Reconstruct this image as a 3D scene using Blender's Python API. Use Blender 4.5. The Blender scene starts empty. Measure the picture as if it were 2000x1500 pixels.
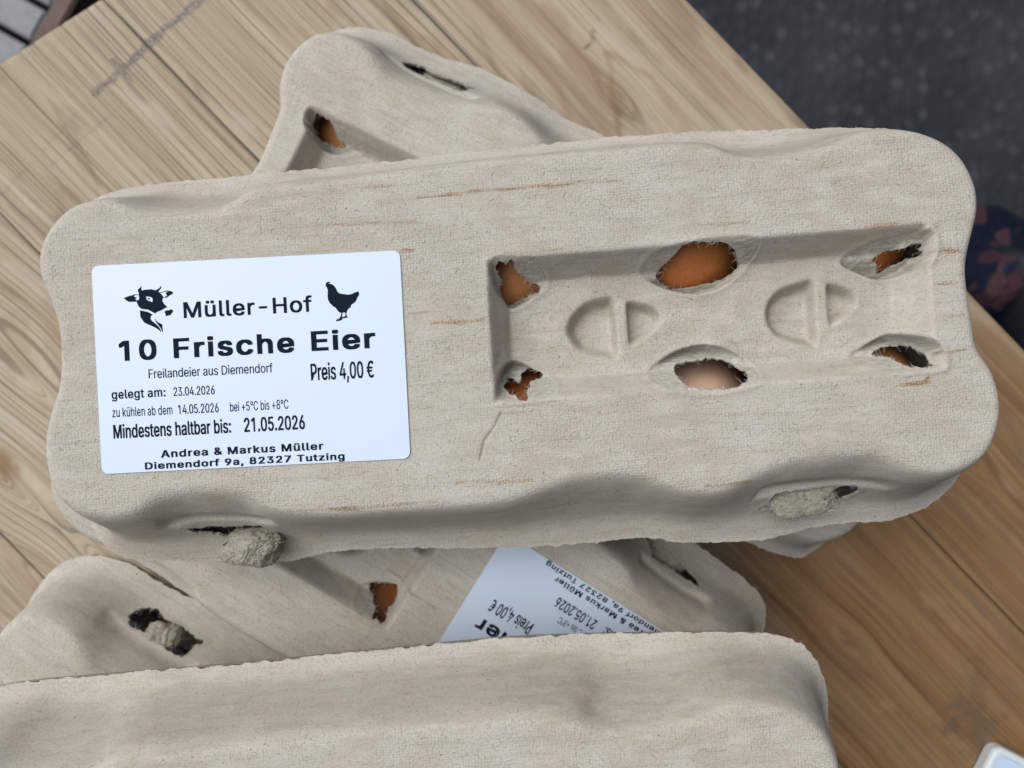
import bpy, bmesh, math, random
import numpy as np
from mathutils import Vector, Matrix, Euler
from mathutils.geometry import tessellate_polygon

random.seed(7)
rng = np.random.default_rng(7)
sc = bpy.context.scene
R = math.radians
MM = 0.001

# ------------------------------------------------------------------ camera
cam = bpy.data.cameras.new('camera')
camo = bpy.data.objects.new('camera', cam)
sc.collection.objects.link(camo)
sc.camera = camo
CAM_H = 0.335
camo.location = (0, 0, CAM_H)
camo.rotation_euler = (0, 0, 0)
cam.lens = 27
cam.sensor_width = 36
cam.clip_start = 0.01
cam.clip_end = 50
cam.dof.use_dof = True
cam.dof.focus_distance = 0.207
cam.dof.aperture_fstop = 14.0

# ------------------------------------------------------------------ light: soft overcast day, a wide veiled sun from the upper left
SUN_AZ, SUN_EL = R(-55), R(56)          # azimuth clockwise from +Y
w = bpy.data.worlds.new('World')
sc.world = w
w.use_nodes = True
wn = w.node_tree
sky = wn.nodes.new('ShaderNodeTexSky')
sky.sky_type = 'NISHITA'
sky.sun_disc = False
sky.sun_elevation = SUN_EL
sky.sun_rotation = SUN_AZ
sky.air_density = 0.25
sky.dust_density = 8.0
sky.ozone_density = 0.0
wn.links.new(sky.outputs[0], wn.nodes['Background'].inputs[0])
wn.nodes['Background'].inputs[1].default_value = 0.05
sun = bpy.data.lights.new('sun', 'SUN')
sun.energy = 2.6
sun.angle = R(75)
sun.color = (0.765, 0.885, 1.0)
suno = bpy.data.objects.new('sun', sun)
sc.collection.objects.link(suno)
sdir = Vector((math.sin(SUN_AZ) * math.cos(SUN_EL), math.cos(SUN_AZ) * math.cos(SUN_EL), math.sin(SUN_EL)))
suno.rotation_euler = sdir.to_track_quat('Z', 'Y').to_euler()
sc.view_settings.view_transform = 'Standard'
sc.view_settings.look = 'None'
sc.view_settings.exposure = 0.42
sc.view_settings.gamma = 1.0
sc.view_settings.use_curve_mapping = False
sc.cycles.max_bounces = 8
sc.cycles.diffuse_bounces = 5

# ---- measured carton outlines, millimetres in the carton's own frame (x along, y back) ----
TOP_OUT = [(-106.2,47.7),(-115.2,46.5),(-122.7,40.8),(-126.2,34.0),(-125.9,27.2),(-123.3,20.5),(-122.1,14.0),(-122.3,6.6),(-123.4,-0.8),(-126.4,-7.4),(-128.6,-14.7),(-128.4,-22.8),(-125.8,-29.8),(-120.1,-34.7),(-111.4,-36.6),(-104.9,-35.9),(-99.5,-32.5),(-92.6,-31.0),(-80.5,-31.7),(-73.8,-33.5),(-68.7,-37.6),(-59.4,-40.1),(-45.9,-40.7),(-25.5,-40.9),(-9.2,-40.8),(0.4,-38.8),(10.2,-35.9),(19.7,-35.3),(29.1,-36.3),(35.7,-39.3),(43.6,-42.2),(51.8,-42.1),(58.1,-39.2),(65.8,-36.4),(76.7,-35.1),(90.3,-35.0),(98.2,-38.6),(103.4,-41.2),(111.5,-41.8),(118.2,-39.8),(122.5,-36.4),(125.7,-30.2),(126.8,-23.5),(125.1,-15.5),(121.3,-9.7),(120.6,-1.3),(119.9,6.9),(120.1,13.7),(122.3,20.3),(124.5,26.9),(124.4,33.7),(120.4,41.9),(112.7,47.9),(103.7,50.5),(95.5,50.2),(86.5,47.1),(76.1,45.2),(66.0,45.3),(59.3,46.9),(49.3,50.6),(1.7,50.6),(-52.6,48.4),(-63.4,48.2),(-69.0,46.7),(-72.6,44.1),(-77.5,42.5),(-87.0,42.3),(-97.1,43.6),(-102.3,46.2)]
FRONT_RIM = [(-137.7,-42.7),(-126.0,-51.8),(-115.3,-54.5),(-96.7,-56.1),(-75.8,-57.9),(-65.6,-56.6),(-53.0,-55.6),(-6.5,-58.8),(13.7,-59.3),(30.9,-58.7),(40.1,-60.2),(47.0,-61.5),(63.3,-62.2),(72.7,-62.0),(80.6,-60.4),(90.0,-59.2),(105.6,-59.5),(118.1,-58.9),(129.3,-55.4),(134.2,-51.9),(137.5,-45.9)]
RECESS = [(-7.0,23.8),(110.1,24.4),(109.1,-14.6),(-7.8,-14.0)]
DIMPLES = [[(27.5,11.2),(21.8,11.6),(16.6,8.8),(14.1,5.0),(15.0,1.4),(18.6,-2.2),(26.3,-3.8)],
    [(30.5,10.2),(36.2,9.1),(39.2,5.7),(36.8,2.6),(29.5,-3.3)],
    [(83.3,11.9),(76.9,11.6),(71.7,9.2),(69.5,5.1),(70.3,0.7),(75.0,-3.2),(82.0,-4.8)],
    [(85.9,11.4),(90.3,9.9),(93.7,6.8),(91.3,3.4),(84.7,-3.3)]]
WELLS = [[(-5.5,23.8),(1.2,24.1),(6.7,22.7),(9.2,17.9),(4.6,13.8),(-1.1,11.4),(-3.1,13.2),(-5.7,17.4)],
    [(35.0,18.4),(37.4,22.1),(46.0,24.3),(55.8,24.9),(64.8,24.2),(66.0,20.9),(63.6,17.6),(57.7,13.2),(50.6,11.6),(43.7,12.9),(38.3,15.4)],
    [(90.4,17.2),(96.0,20.7),(101.7,22.1),(110.8,22.8),(111.4,16.7),(108.0,12.8),(101.6,11.5),(96.8,13.0)],
    [(-6.4,-8.4),(-4.4,-4.4),(-0.9,-3.3),(4.5,-6.5),(9.1,-10.0),(8.2,-12.8),(3.9,-14.1),(-5.8,-13.4)],
    [(35.0,-9.2),(39.5,-5.7),(45.3,-3.3),(51.6,-2.8),(57.7,-4.7),(63.0,-8.9),(64.0,-10.6),(62.6,-13.7),(52.7,-15.8),(43.0,-15.0),(36.9,-12.5)],
    [(90.6,-9.9),(93.9,-7.1),(101.8,-3.8),(108.0,-5.4),(111.2,-8.4),(111.9,-12.6),(110.1,-14.2),(100.3,-13.9),(94.9,-12.0)]]
HOLES = [[(-4.8,22.9),(-0.2,22.8),(1.0,21.3),(3.0,19.1),(7.1,17.2),(4.8,14.7),(-0.3,13.2),(-3.1,13.9),(-4.2,17.5),(-2.3,18.8),(-3.5,20.3)],
    [(38.8,17.4),(42.4,21.0),(45.0,23.6),(49.2,24.3),(54.9,24.2),(59.0,22.5),(62.6,18.7),(61.4,17.1),(58.4,15.2),(52.7,14.1),(46.3,13.6),(42.9,14.6)],
    [(100.2,17.2),(102.5,19.2),(106.7,19.3),(111.0,20.6),(111.2,17.1),(107.9,15.9),(104.2,14.1),(103.2,13.8),(102.2,15.7)],
    [(-4.8,-8.6),(-2.6,-7.3),(-0.6,-8.9),(0.3,-6.1),(3.9,-6.0),(6.5,-8.0),(3.0,-8.4),(1.4,-11.1),(0.9,-13.6),(-1.6,-13.5),(-4.3,-11.4)],
    [(42.5,-8.4),(44.7,-7.0),(49.7,-6.4),(53.3,-6.0),(56.7,-7.4),(60.1,-9.3),(61.4,-10.8),(59.7,-13.5),(56.1,-14.9),(49.1,-14.8),(43.5,-13.4),(42.7,-10.8)],
    [(97.8,-9.0),(101.9,-6.9),(107.5,-6.9),(110.2,-8.9),(110.3,-13.2),(105.6,-13.5),(102.8,-12.6),(101.6,-10.4)]]
SHELVES = [[(-102.3,-38.4),(-75.4,-40.1),(-71.9,-42.5),(-68.7,-48.3),(-70.4,-51.8),(-101.0,-49.4)],
    [(61.9,-45.1),(68.0,-41.9),(94.3,-42.5),(103.5,-46.9),(96.5,-51.5),(81.6,-54.7),(64.2,-52.6)]]
SLOTS = [[(-100.1,-43.6),(-77.7,-44.6),(-76.9,-46.8),(-71.5,-50.4),(-77.8,-50.0),(-88.9,-48.8),(-91.7,-47.4),(-98.3,-45.7)],
    [(69.4,-45.8),(92.4,-45.8),(95.5,-47.9),(93.6,-50.2),(89.0,-52.1),(84.6,-51.0),(65.2,-52.2),(68.4,-49.8)]]
CREASE = [(-6.3,-16.7),(-8.1,-19.9),(-11.3,-23.7),(-12.9,-28.6)]
STREAKS = [(-23.9,41.8,16.2,42.3),(16.2,42.3,30.4,42.1),(-48.1,36.1,-25.0,35.7),(-47.4,45.6,-23.6,45.4),(-29.0,28.2,-25.9,28.1),(-28.6,11.3,-23.1,11.2),(-23.1,8.2,-8.9,8.0),(-29.6,-5.3,-25.2,-5.6),(-30.2,-13.7,-25.6,-14.0),(-22.4,-0.0,-9.5,-0.5),(49.1,28.5,62.9,28.4),(93.6,24.7,108.7,24.6),(-6.2,25.1,13.5,25.0),(111.3,16.8,118.5,16.8),(110.6,8.1,118.1,8.0),(111.3,-0.5,117.7,-0.8),(110.6,-9.7,117.4,-9.7),(99.8,-17.6,107.3,-17.3),(49.3,-21.8,69.6,-22.6),(-6.0,-16.8,2.1,-16.9),(-64.7,-38.4,-25.4,-38.9),(46.5,-40.1,59.0,-40.0),(-19.6,-34.2,0.7,-35.2),(53.9,-31.7,67.5,-32.2),(-121.9,8.6,-119.2,8.5),(-122.1,0.4,-120.1,0.4),(38.6,34.2,45.4,34.1),]
TEXT = [
    ("Müller-Hof",23.71,57.66,40.02,4.17),
    ("10",6.17,16.05,29.52,5.32),
    ("Frische",20.56,52.43,29.55,5.23),
    ("Eier",56.92,73.87,29.60,5.23),
    ("Freilandeier aus Diemendorf",13.66,46.42,24.56,2.44),
    ("Preis 4,00 €",56.40,73.02,21.86,4.44),
    ("gelegt am:",3.62,17.84,19.63,2.35),
    ("23.04.2026",19.98,30.85,19.57,2.35),
    ("zu kühlen ab dem",3.57,19.42,14.82,2.48),
    ("14.05.2026",20.98,31.65,14.76,2.48),
    ("bei +5°C bis +8°C",34.65,50.07,14.75,2.48),
    ("Mindestens haltbar bis:",3.60,34.64,9.18,3.64),
    ("21.05.2026",38.11,54.17,9.17,3.73),
    ("Andrea & Markus Müller",15.84,58.72,3.52,2.0),
    ("Diemendorf 9a, 82327 Tutzing",11.47,64.20,0.62,1.85),]
COW = [
[(11.94,48.01),(12.16,48.28),(12.58,48.67),(13.00,49.09),(12.85,48.38),(12.98,47.82),(13.54,48.00),(15.62,48.07),(16.17,47.87),(16.58,47.71),(17.14,47.96),(17.69,48.27),(18.09,48.87),(18.14,48.25),(17.76,47.79),(17.34,47.40),(17.61,47.04),(18.09,46.61),(18.49,46.04),(18.62,45.62),(18.34,45.36),(18.27,44.82),(18.60,44.12),(19.55,43.05),(18.86,42.94),(17.89,42.37),(16.78,42.02),(16.22,41.63),(15.67,41.93),(14.30,42.75),(12.78,42.96),(12.10,43.48),(11.69,44.18),(11.49,44.88),(11.56,45.29),(12.12,45.46),(12.20,45.94),(12.14,46.77),(12.25,47.17),(11.97,47.53)],
[(13.93,46.20),(14.62,46.16),(15.45,45.92),(15.79,45.42),(15.64,44.67),(15.16,44.83),(14.33,45.22),(13.95,45.65),(14.20,45.77)],
[(14.34,45.77),(14.83,45.81),(15.10,45.45),(14.61,45.41)],
[(8.17,46.14),(8.80,46.31),(9.64,46.62),(10.19,46.66),(10.89,46.90),(12.25,46.93),(12.22,46.76),(11.17,46.71),(10.75,46.49),(11.30,46.12),(11.57,46.11),(11.29,45.85),(11.15,45.58),(11.57,45.35),(11.42,44.99),(10.73,44.98),(9.41,45.05),(8.79,45.42),(8.38,45.85)],
[(19.19,46.89),(19.89,47.20),(20.30,47.39),(20.99,47.17),(21.19,46.86),(20.98,46.46),(20.29,46.22),(20.01,45.96),(19.18,45.59),(18.56,45.65),(19.07,45.76),(19.11,46.01),(19.60,46.19),(19.33,46.55)],
[(17.40,47.01),(18.51,47.23),(19.34,47.50),(20.24,47.49),(19.89,47.28),(19.06,47.22),(17.95,46.92)],
[(18.64,41.93),(19.13,42.31),(19.82,42.28),(20.23,42.47),(20.65,42.49),(20.99,42.09),(20.70,41.56),(20.21,41.03),(19.52,40.86),(18.90,40.75),(18.98,41.23)],
[(12.22,42.65),(12.92,42.48),(14.29,42.14),(15.53,41.39),(15.11,41.07),(14.89,40.33),(15.16,39.77),(16.05,39.04),(16.87,38.19),(17.41,37.34),(17.53,36.59),(16.99,37.23),(16.04,37.88),(14.80,38.56),(13.84,39.01),(13.15,39.45),(12.61,40.30),(12.27,41.00)],
[(16.10,40.34),(16.34,39.85),(16.88,39.21),(17.57,38.90),(17.91,38.62),(17.94,37.73),(17.98,36.77),(17.81,36.57),(17.62,37.47),(17.01,38.32),(16.47,39.16),(16.13,39.86)],]
HEN = [
[(61.82,47.53),(62.36,47.73),(62.76,47.55),(62.69,47.28),(62.29,47.37),(62.35,47.16),(62.95,47.07),(63.74,46.55),(64.26,45.65),(64.51,44.97),(64.90,44.54),(65.69,44.30),(67.29,44.02),(68.22,44.11),(69.03,44.47),(69.97,44.72),(70.20,44.41),(70.14,43.74),(69.66,43.09),(69.45,42.50),(68.83,41.79),(67.95,41.30),(67.81,40.70),(66.99,40.13),(66.71,39.48),(66.61,39.35),(66.59,38.81),(66.75,38.13),(67.01,37.96),(66.34,37.92),(65.67,37.78),(65.38,37.79),(65.43,37.52),(64.72,37.22),(63.92,37.16),(63.73,37.33),(64.07,37.69),(64.74,37.82),(64.88,38.22),(65.09,38.61),(65.31,39.27),(64.78,39.43),(64.26,40.00),(63.87,40.69),(63.21,41.12),(62.30,42.11),(61.98,42.80),(61.85,43.89),(61.96,44.82),(61.98,45.50),(61.73,46.32),(61.47,46.60),(61.50,47.01)],
[(65.60,39.37),(66.28,39.36),(66.34,38.82),(66.26,38.42),(65.81,38.20),(65.44,38.15),(65.39,38.46),(65.53,39.00)],]
# ---- letter shapes (outlines in thousandths of the type size), advance first
CAP_H = 509
SPACE = 188
GLYPH = {
'&': (448,[[(197,-7),(150,-2),(123,6),(110,12),(78,34),(54,62),(39,96),(34,133),(37,163),(47,189),(63,213),(85,235),(140,279),(216,335),(237,352),(255,375),(260,389),(262,405),(258,427),(245,445),(226,457),(201,461),(184,459),(168,453),(155,444),(145,431),(139,416),(137,399),(139,380),(145,363),(169,327),(204,284),(438,0),(364,0),(171,231),(121,293),(102,319),(87,344),(78,370),(75,398),(79,430),(91,458),(109,481),(134,499),(165,510),(200,513),(235,510),(266,499),(290,482),(308,459),(320,433),(324,404),(322,382),(315,362),(305,342),(291,325),(256,293),(154,217),(128,195),(110,174),(100,154),(97,131),(100,108),(109,87),(124,70),(143,57),(166,49),(193,46),(223,50),(251,59),(278,75),(301,95),(321,121),(336,151),(346,186),(349,224),(408,224),(405,180),(397,144),(385,115),(371,92),(345,62),(333,47),(305,23),(271,7),(234,-3)]]),
'+': (453,[[(198,34),(198,364),(255,364),(255,34)],[(61,172),(61,226),(391,226),(391,172)]]),
',': (188,[[(38,-119),(68,71),(137,71),(84,-119)]]),
'-': (453,[[(337,244),(337,188),(114,188),(114,244)]]),
'.': (188,[[(95,-4),(78,-1),(63,9),(53,24),(50,41),(53,59),(63,73),(78,83),(95,87),(113,83),(128,73),(138,59),(141,41),(138,24),(128,9),(113,-1)]]),
'0': (453,[[(227,-7),(208,-6),(174,1),(158,7),(130,24),(105,48),(95,62),(85,77),(69,113),(62,133),(53,178),(50,202),(48,254),(48,281),(53,330),(57,353),(69,395),(77,414),(95,447),(118,473),(130,484),(144,494),(174,508),(191,512),(227,516),(262,512),(279,508),(295,502),(323,484),(348,461),(358,447),(377,414),(384,395),(391,375),(400,330),(403,306),(405,254),(405,227),(400,178),(391,133),(384,113),(368,77),(359,62),(336,35),(323,24),(310,15),(279,1),(245,-6)],[(227,50),(250,52),(261,56),(281,66),(290,74),(299,82),(313,103),(330,144),(340,194),(344,254),(340,314),(330,365),(313,405),(299,426),(290,435),(281,443),(261,453),(250,457),(227,460),(214,459),(192,453),(172,443),(163,435),(147,416),(140,405),(123,365),(113,314),(109,254),(113,194),(123,144),(140,103),(147,92),(163,74),(172,66),(192,56),(214,50)]]),
'1': (453,[[(76,0),(76,55),(391,55),(391,0)],[(276,509),(276,0),(212,0),(212,448),(209,448),(86,358),(86,427),(198,509)]]),
'2': (453,[[(64,0),(64,47),(234,229),(282,282),(299,305),(311,327),(318,348),(320,371),(317,397),(308,419),(293,436),(273,449),(250,457),(224,460),(196,457),(172,447),(153,433),(139,413),(130,390),(127,362),(66,362),(66,377),(71,405),(75,418),(86,442),(94,453),(111,473),(143,496),(182,511),(225,516),(268,511),(306,497),(337,474),(361,445),(376,411),(381,372),(378,345),(371,318),(357,290),(336,259),(306,223),(267,180),(153,60),(153,57),(389,57),(389,0)]]),
'3': (453,[[(218,-7),(173,-3),(133,10),(98,30),(70,57),(57,79),(52,91),(45,118),(44,132),(109,132),(115,107),(126,87),(144,71),(165,59),(191,52),(219,50),(248,53),(275,61),(297,74),(315,93),(325,116),(329,145),(326,172),(316,196),(299,217),(275,234),(242,244),(201,248),(157,248),(157,299),(288,448),(288,452),(70,452),(70,509),(372,509),(372,461),(211,278),(211,289),(230,290),(264,288),(294,281),(308,276),(333,262),(344,253),(363,234),(371,222),(378,211),(387,186),(391,173),(393,145),(390,116),(387,103),(383,90),(370,66),(362,55),(344,36),(333,27),(309,12),(295,7),(266,-2)]]),
'4': (453,[[(40,105),(40,158),(247,509),(311,509),(109,166),(109,163),(413,163),(413,105)],[(282,0),(282,121),(282,146),(282,318),(343,318),(343,0)]]),
'5': (453,[[(221,-7),(178,-2),(140,11),(108,32),(83,60),(66,93),(60,130),(122,130),(127,108),(138,89),(154,73),(173,60),(196,52),(221,50),(250,53),(276,64),(298,82),(314,104),(324,131),(328,162),(324,193),(314,221),(297,244),(275,262),(248,273),(218,277),(192,275),(167,268),(145,258),(128,246),(67,253),(96,509),(366,509),(366,452),(151,452),(134,301),(136,301),(155,315),(178,325),(203,331),(229,334),(263,330),(294,321),(321,306),(345,285),(364,260),(379,231),(388,199),(391,163),(390,147),(385,117),(381,102),(369,76),(361,63),(343,41),(321,23),(309,15),(296,8),(268,-1),(253,-4)]]),
'6': (453,[[(226,-7),(196,-4),(182,-1),(155,8),(142,15),(130,22),(109,40),(100,51),(84,74),(78,87),(69,115),(64,146),(64,162),(68,199),(80,239),(102,285),(137,340),(252,509),(322,509),(151,261),(145,261),(154,275),(165,288),(179,299),(196,307),(214,312),(235,314),(278,309),(304,301),(316,295),(327,288),(346,271),(363,251),(370,240),(375,228),(384,201),(389,157),(388,142),(384,112),(374,85),(368,73),(360,61),(343,39),(333,30),(310,14),(298,8),(271,-2),(257,-4)],[(226,48),(254,52),(279,63),(299,79),(314,101),(324,128),(327,157),(324,187),(314,213),(299,235),(279,251),(254,262),(226,265),(198,262),(174,252),(153,235),(138,214),(128,188),(125,158),(128,128),(138,102),(153,79),(174,63),(198,52)]]),
'7': (453,[[(97,0),(323,448),(323,452),(62,452),(62,509),(391,509),(391,449),(165,0)]]),
'8': (453,[[(226,-7),(178,-2),(136,11),(101,33),(91,42),(74,62),(67,73),(57,96),(54,109),(52,135),(55,166),(65,195),(81,220),(101,241),(125,256),(153,265),(153,267),(141,271),(119,282),(101,298),(93,308),(86,319),(76,342),(73,354),(70,380),(75,417),(84,439),(90,450),(114,477),(146,498),(184,511),(226,516),(269,511),(306,498),(337,477),(361,450),(373,429),(377,417),(382,380),(381,367),(376,342),(372,330),(359,308),(351,298),(333,282),(312,271),(300,267),(300,265),(327,256),(351,241),(372,220),(387,195),(397,166),(401,135),(398,109),(395,96),(391,84),(378,62),(371,51),(352,33),(317,11),(275,-2)],[(226,49),(258,52),(285,60),(307,74),(323,91),(333,113),(337,139),(333,165),(322,189),(305,208),(283,223),(256,232),(226,235),(196,232),(169,223),(147,208),(130,189),(119,165),(115,139),(119,113),(129,91),(145,74),(167,60),(195,52)],[(226,290),(252,292),(274,300),(293,313),(307,330),(316,351),(319,376),(316,399),(308,420),(294,437),(275,449),(252,457),(226,460),(200,457),(177,449),(159,437),(145,420),(136,399),(133,376),(136,351),(145,330),(159,313),(178,300),(201,292)]]),
'9': (453,[[(226,516),(242,515),(271,510),(285,506),(310,494),(322,486),(343,468),(352,458),(368,434),(374,421),(384,393),(388,363),(389,347),(385,309),(373,270),(350,224),(315,168),(200,0),(130,0),(301,248),(307,248),(299,234),(287,221),(273,210),(257,202),(238,196),(218,195),(175,199),(149,208),(137,214),(126,221),(106,237),(98,247),(83,269),(77,281),(68,307),(64,352),(64,367),(69,397),(73,411),(85,436),(92,448),(110,469),(120,479),(143,494),(155,501),(182,510),(196,513)],[(226,460),(199,457),(174,446),(154,429),(138,407),(129,381),(125,352),(129,322),(138,295),(154,274),(174,257),(199,247),(226,243),(254,247),(279,257),(299,273),(314,295),(324,321),(327,350),(324,381),(314,407),(299,429),(279,446),(254,457)]]),
':': (188,[[(95,-4),(78,-1),(63,9),(53,24),(50,41),(53,59),(63,73),(78,83),(95,87),(113,83),(128,73),(138,59),(141,41),(138,24),(128,9),(113,-1)],[(95,271),(78,274),(63,284),(53,299),(50,316),(53,334),(63,349),(78,359),(95,362),(113,359),(128,349),(138,334),(141,316),(138,299),(128,284),(113,274)]]),
'A': (480,[[(16,0),(201,509),(276,509),(463,0),(395,0),(287,302),(264,372),(232,478),(245,478),(213,371),(191,302),(85,0)],[(110,142),(110,199),(370,199),(370,142)]]),
'C': (510,[[(267,-7),(246,-6),(205,1),(186,7),(150,25),(134,36),(104,63),(92,79),(70,115),(53,157),(48,179),(44,203),(40,254),(44,305),(48,329),(53,352),(70,393),(80,412),(104,445),(119,459),(150,484),(168,493),(205,508),(246,515),(267,516),(305,513),(340,504),(373,490),(402,471),(427,447),(448,418),(463,385),(473,348),(408,348),(401,373),(389,395),(375,413),(357,428),(337,440),(315,449),(292,454),(267,456),(252,455),(223,450),(209,445),(184,432),(161,414),(150,403),(133,378),(125,364),(113,332),(109,314),(104,275),(103,254),(104,233),(109,194),(119,160),(125,145),(141,117),(151,105),(161,94),(184,76),(210,63),(223,59),(237,56),(267,53),(292,55),(315,60),(337,69),(357,81),(375,96),(389,114),(401,136),(408,160),(473,160),(463,124),(448,91),(428,62),(402,38),(373,19),(341,5),(305,-4)]]),
'D': (502,[[(219,0),(96,0),(96,57),(215,57),(235,58),(272,63),(304,73),(318,81),(343,99),(354,110),(372,135),(379,149),(385,164),(394,198),(399,255),(394,312),(390,329),(379,361),(364,388),(354,399),(344,410),(320,428),(306,435),(275,446),(258,449),(221,452),(93,452),(93,509),(225,509),(273,505),(294,501),(334,488),(353,478),(369,467),(399,441),(423,409),(433,391),(449,351),(455,329),(461,281),(462,255),(461,229),(455,181),(449,159),(433,119),(423,100),(398,68),(368,42),(351,31),(332,21),(291,8),(268,3)],[(125,509),(125,0),(60,0),(60,509)]]),
'E': (419,[[(60,0),(60,509),(372,509),(372,452),(125,452),(125,286),(355,286),(355,229),(125,229),(125,57),(375,57),(375,0)]]),
'F': (410,[[(60,0),(60,509),(369,509),(369,452),(125,452),(125,278),(346,278),(346,221),(125,221),(125,0)]]),
'H': (517,[[(60,0),(60,509),(125,509),(125,289),(392,289),(392,509),(457,509),(457,0),(392,0),(392,232),(125,232),(125,0)]]),
'M': (628,[[(60,0),(60,509),(152,509),(277,187),(287,159),(299,123),(311,84),(322,49),(307,49),(318,83),(330,121),(342,158),(352,187),(476,509),(568,509),(568,0),(504,0),(504,291),(504,327),(505,369),(506,413),(507,457),(513,457),(498,409),(482,363),(467,322),(456,291),(342,0),(286,0),(170,291),(159,321),(145,361),(129,408),(112,457),(119,457),(120,416),(121,372),(122,328),(122,291),(122,0)]]),
'P': (445,[[(60,0),(60,509),(235,509),(254,508),(289,503),(305,499),(332,487),(345,480),(366,462),(375,452),(390,430),(404,391),(409,348),(404,304),(390,265),(383,254),(366,233),(345,215),(332,207),(319,201),(289,191),(272,188),(235,186),(109,186),(109,242),(233,242),(269,246),(297,256),(318,272),(333,294),(342,319),(344,348),(342,376),(333,402),(318,423),(297,439),(268,449),(232,452),(125,452),(125,0)]]),
'T': (449,[[(32,452),(32,509),(417,509),(417,452),(257,452),(257,0),(193,0),(193,452)]]),
'a': (389,[[(160,-9),(126,-5),(94,5),(68,22),(48,45),(35,73),(30,108),(34,138),(43,161),(58,179),(78,193),(100,203),(125,211),(178,220),(234,227),(252,230),(265,235),(273,243),(276,255),(276,257),(273,279),(267,297),(256,311),(240,322),(220,329),(196,331),(171,329),(149,322),(132,313),(118,301),(107,288),(100,274),(41,291),(57,322),(79,346),(104,364),(133,375),(163,382),(194,384),(239,379),(263,372),(286,360),(306,343),(322,320),(333,290),(337,251),(337,0),(277,0),(277,52),(272,52),(264,38),(252,25),(236,12),(215,1),(190,-6)],[(170,45),(202,49),(228,59),(248,74),(263,93),(272,115),(276,138),(276,190),(259,182),(231,176),(200,171),(175,168),(134,159),(117,150),(103,139),(95,124),(92,105),(94,87),(102,72),(114,61),(130,52),(149,47)]]),
'b': (424,[[(229,-8),(198,-5),(172,4),(153,17),(138,31),(118,59),(112,59),(112,0),(53,0),(53,509),(114,509),(114,319),(118,319),(137,346),(152,360),(171,373),(197,381),(229,384),(245,384),(274,378),(300,368),(313,361),(325,352),(345,332),(354,320),(370,293),(376,277),(385,245),(388,227),(390,189),(390,169),(385,133),(381,116),(370,84),(355,57),(346,45),(325,25),(313,16),(301,9),(274,-2),(260,-6)],[(220,47),(253,51),(262,55),(279,66),(301,88),(316,117),(325,151),(328,189),(325,227),(316,261),(301,290),(280,311),(262,322),(253,325),(220,330),(188,325),(161,312),(140,291),(125,263),(116,229),(113,189),(116,150),(125,115),(140,86),(162,65),(188,51)]]),
'c': (396,[[(207,-8),(190,-8),(159,-2),(130,9),(117,16),(93,35),(82,46),(72,58),(56,85),(49,100),(40,133),(37,150),(34,187),(35,207),(40,243),(49,276),(56,291),(64,305),(82,330),(93,341),(117,360),(130,367),(159,378),(174,382),(207,384),(234,383),(260,377),(284,368),(305,356),(324,341),(340,322),(353,301),(362,277),(303,262),(298,276),(290,289),(281,301),(270,311),(257,319),(242,325),(226,329),(207,330),(173,325),(163,321),(145,310),(124,287),(108,258),(99,224),(96,187),(99,151),(108,117),(124,89),(145,66),(163,55),(173,51),(207,46),(226,48),(243,52),(258,58),(271,66),(282,76),(292,89),(299,102),(304,117),(363,102),(354,78),(341,56),(325,37),(306,21),(285,9),(261,-1),(235,-6)]]),
'd': (424,[[(195,-8),(165,-6),(151,-2),(124,9),(111,16),(100,25),(79,45),(70,57),(55,84),(48,100),(39,133),(35,169),(34,189),(36,227),(39,245),(43,261),(55,293),(62,307),(79,332),(89,342),(112,361),(124,368),(151,378),(165,382),(196,384),(228,381),(253,373),(272,360),(287,346),(306,319),(311,319),(311,509),(372,509),(372,0),(313,0),(313,59),(307,59),(287,31),(272,17),(252,4),(227,-5)],[(205,47),(236,51),(263,65),(284,86),(299,115),(309,150),(312,189),(309,229),(300,263),(284,291),(263,312),(237,325),(205,330),(172,325),(162,322),(145,311),(124,290),(108,261),(99,227),(96,189),(99,151),(109,117),(124,88),(145,66),(162,55),(172,51)]]),
'e': (404,[[(212,-8),(194,-8),(161,-2),(145,3),(117,16),(104,25),(82,46),(63,71),(56,85),(49,100),(40,132),(35,168),(34,187),(36,224),(39,242),(44,258),(55,290),(63,304),(81,329),(103,350),(115,359),(128,367),(157,378),(172,382),(205,384),(236,382),(266,374),(294,361),(319,341),(341,315),(357,282),(368,242),(371,194),(371,169),(75,169),(75,221),(338,221),(310,202),(307,237),(298,269),(283,294),(263,314),(237,326),(205,330),(173,326),(146,313),(125,294),(109,270),(99,241),(96,211),(96,178),(100,139),(110,106),(128,80),(151,61),(179,50),(212,46),(234,48),(254,53),(271,61),(285,73),(297,88),(306,105),(365,91),(353,63),(335,39),(311,19),(283,4),(249,-5)]]),
'f': (254,[[(228,379),(228,327),(6,327),(6,379)],[(81,0),(81,432),(84,461),(96,486),(113,505),(135,519),(161,527),(187,530),(222,527),(243,521),(227,468),(215,472),(195,474),(171,470),(154,460),(145,443),(142,419),(142,0)]]),
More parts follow.
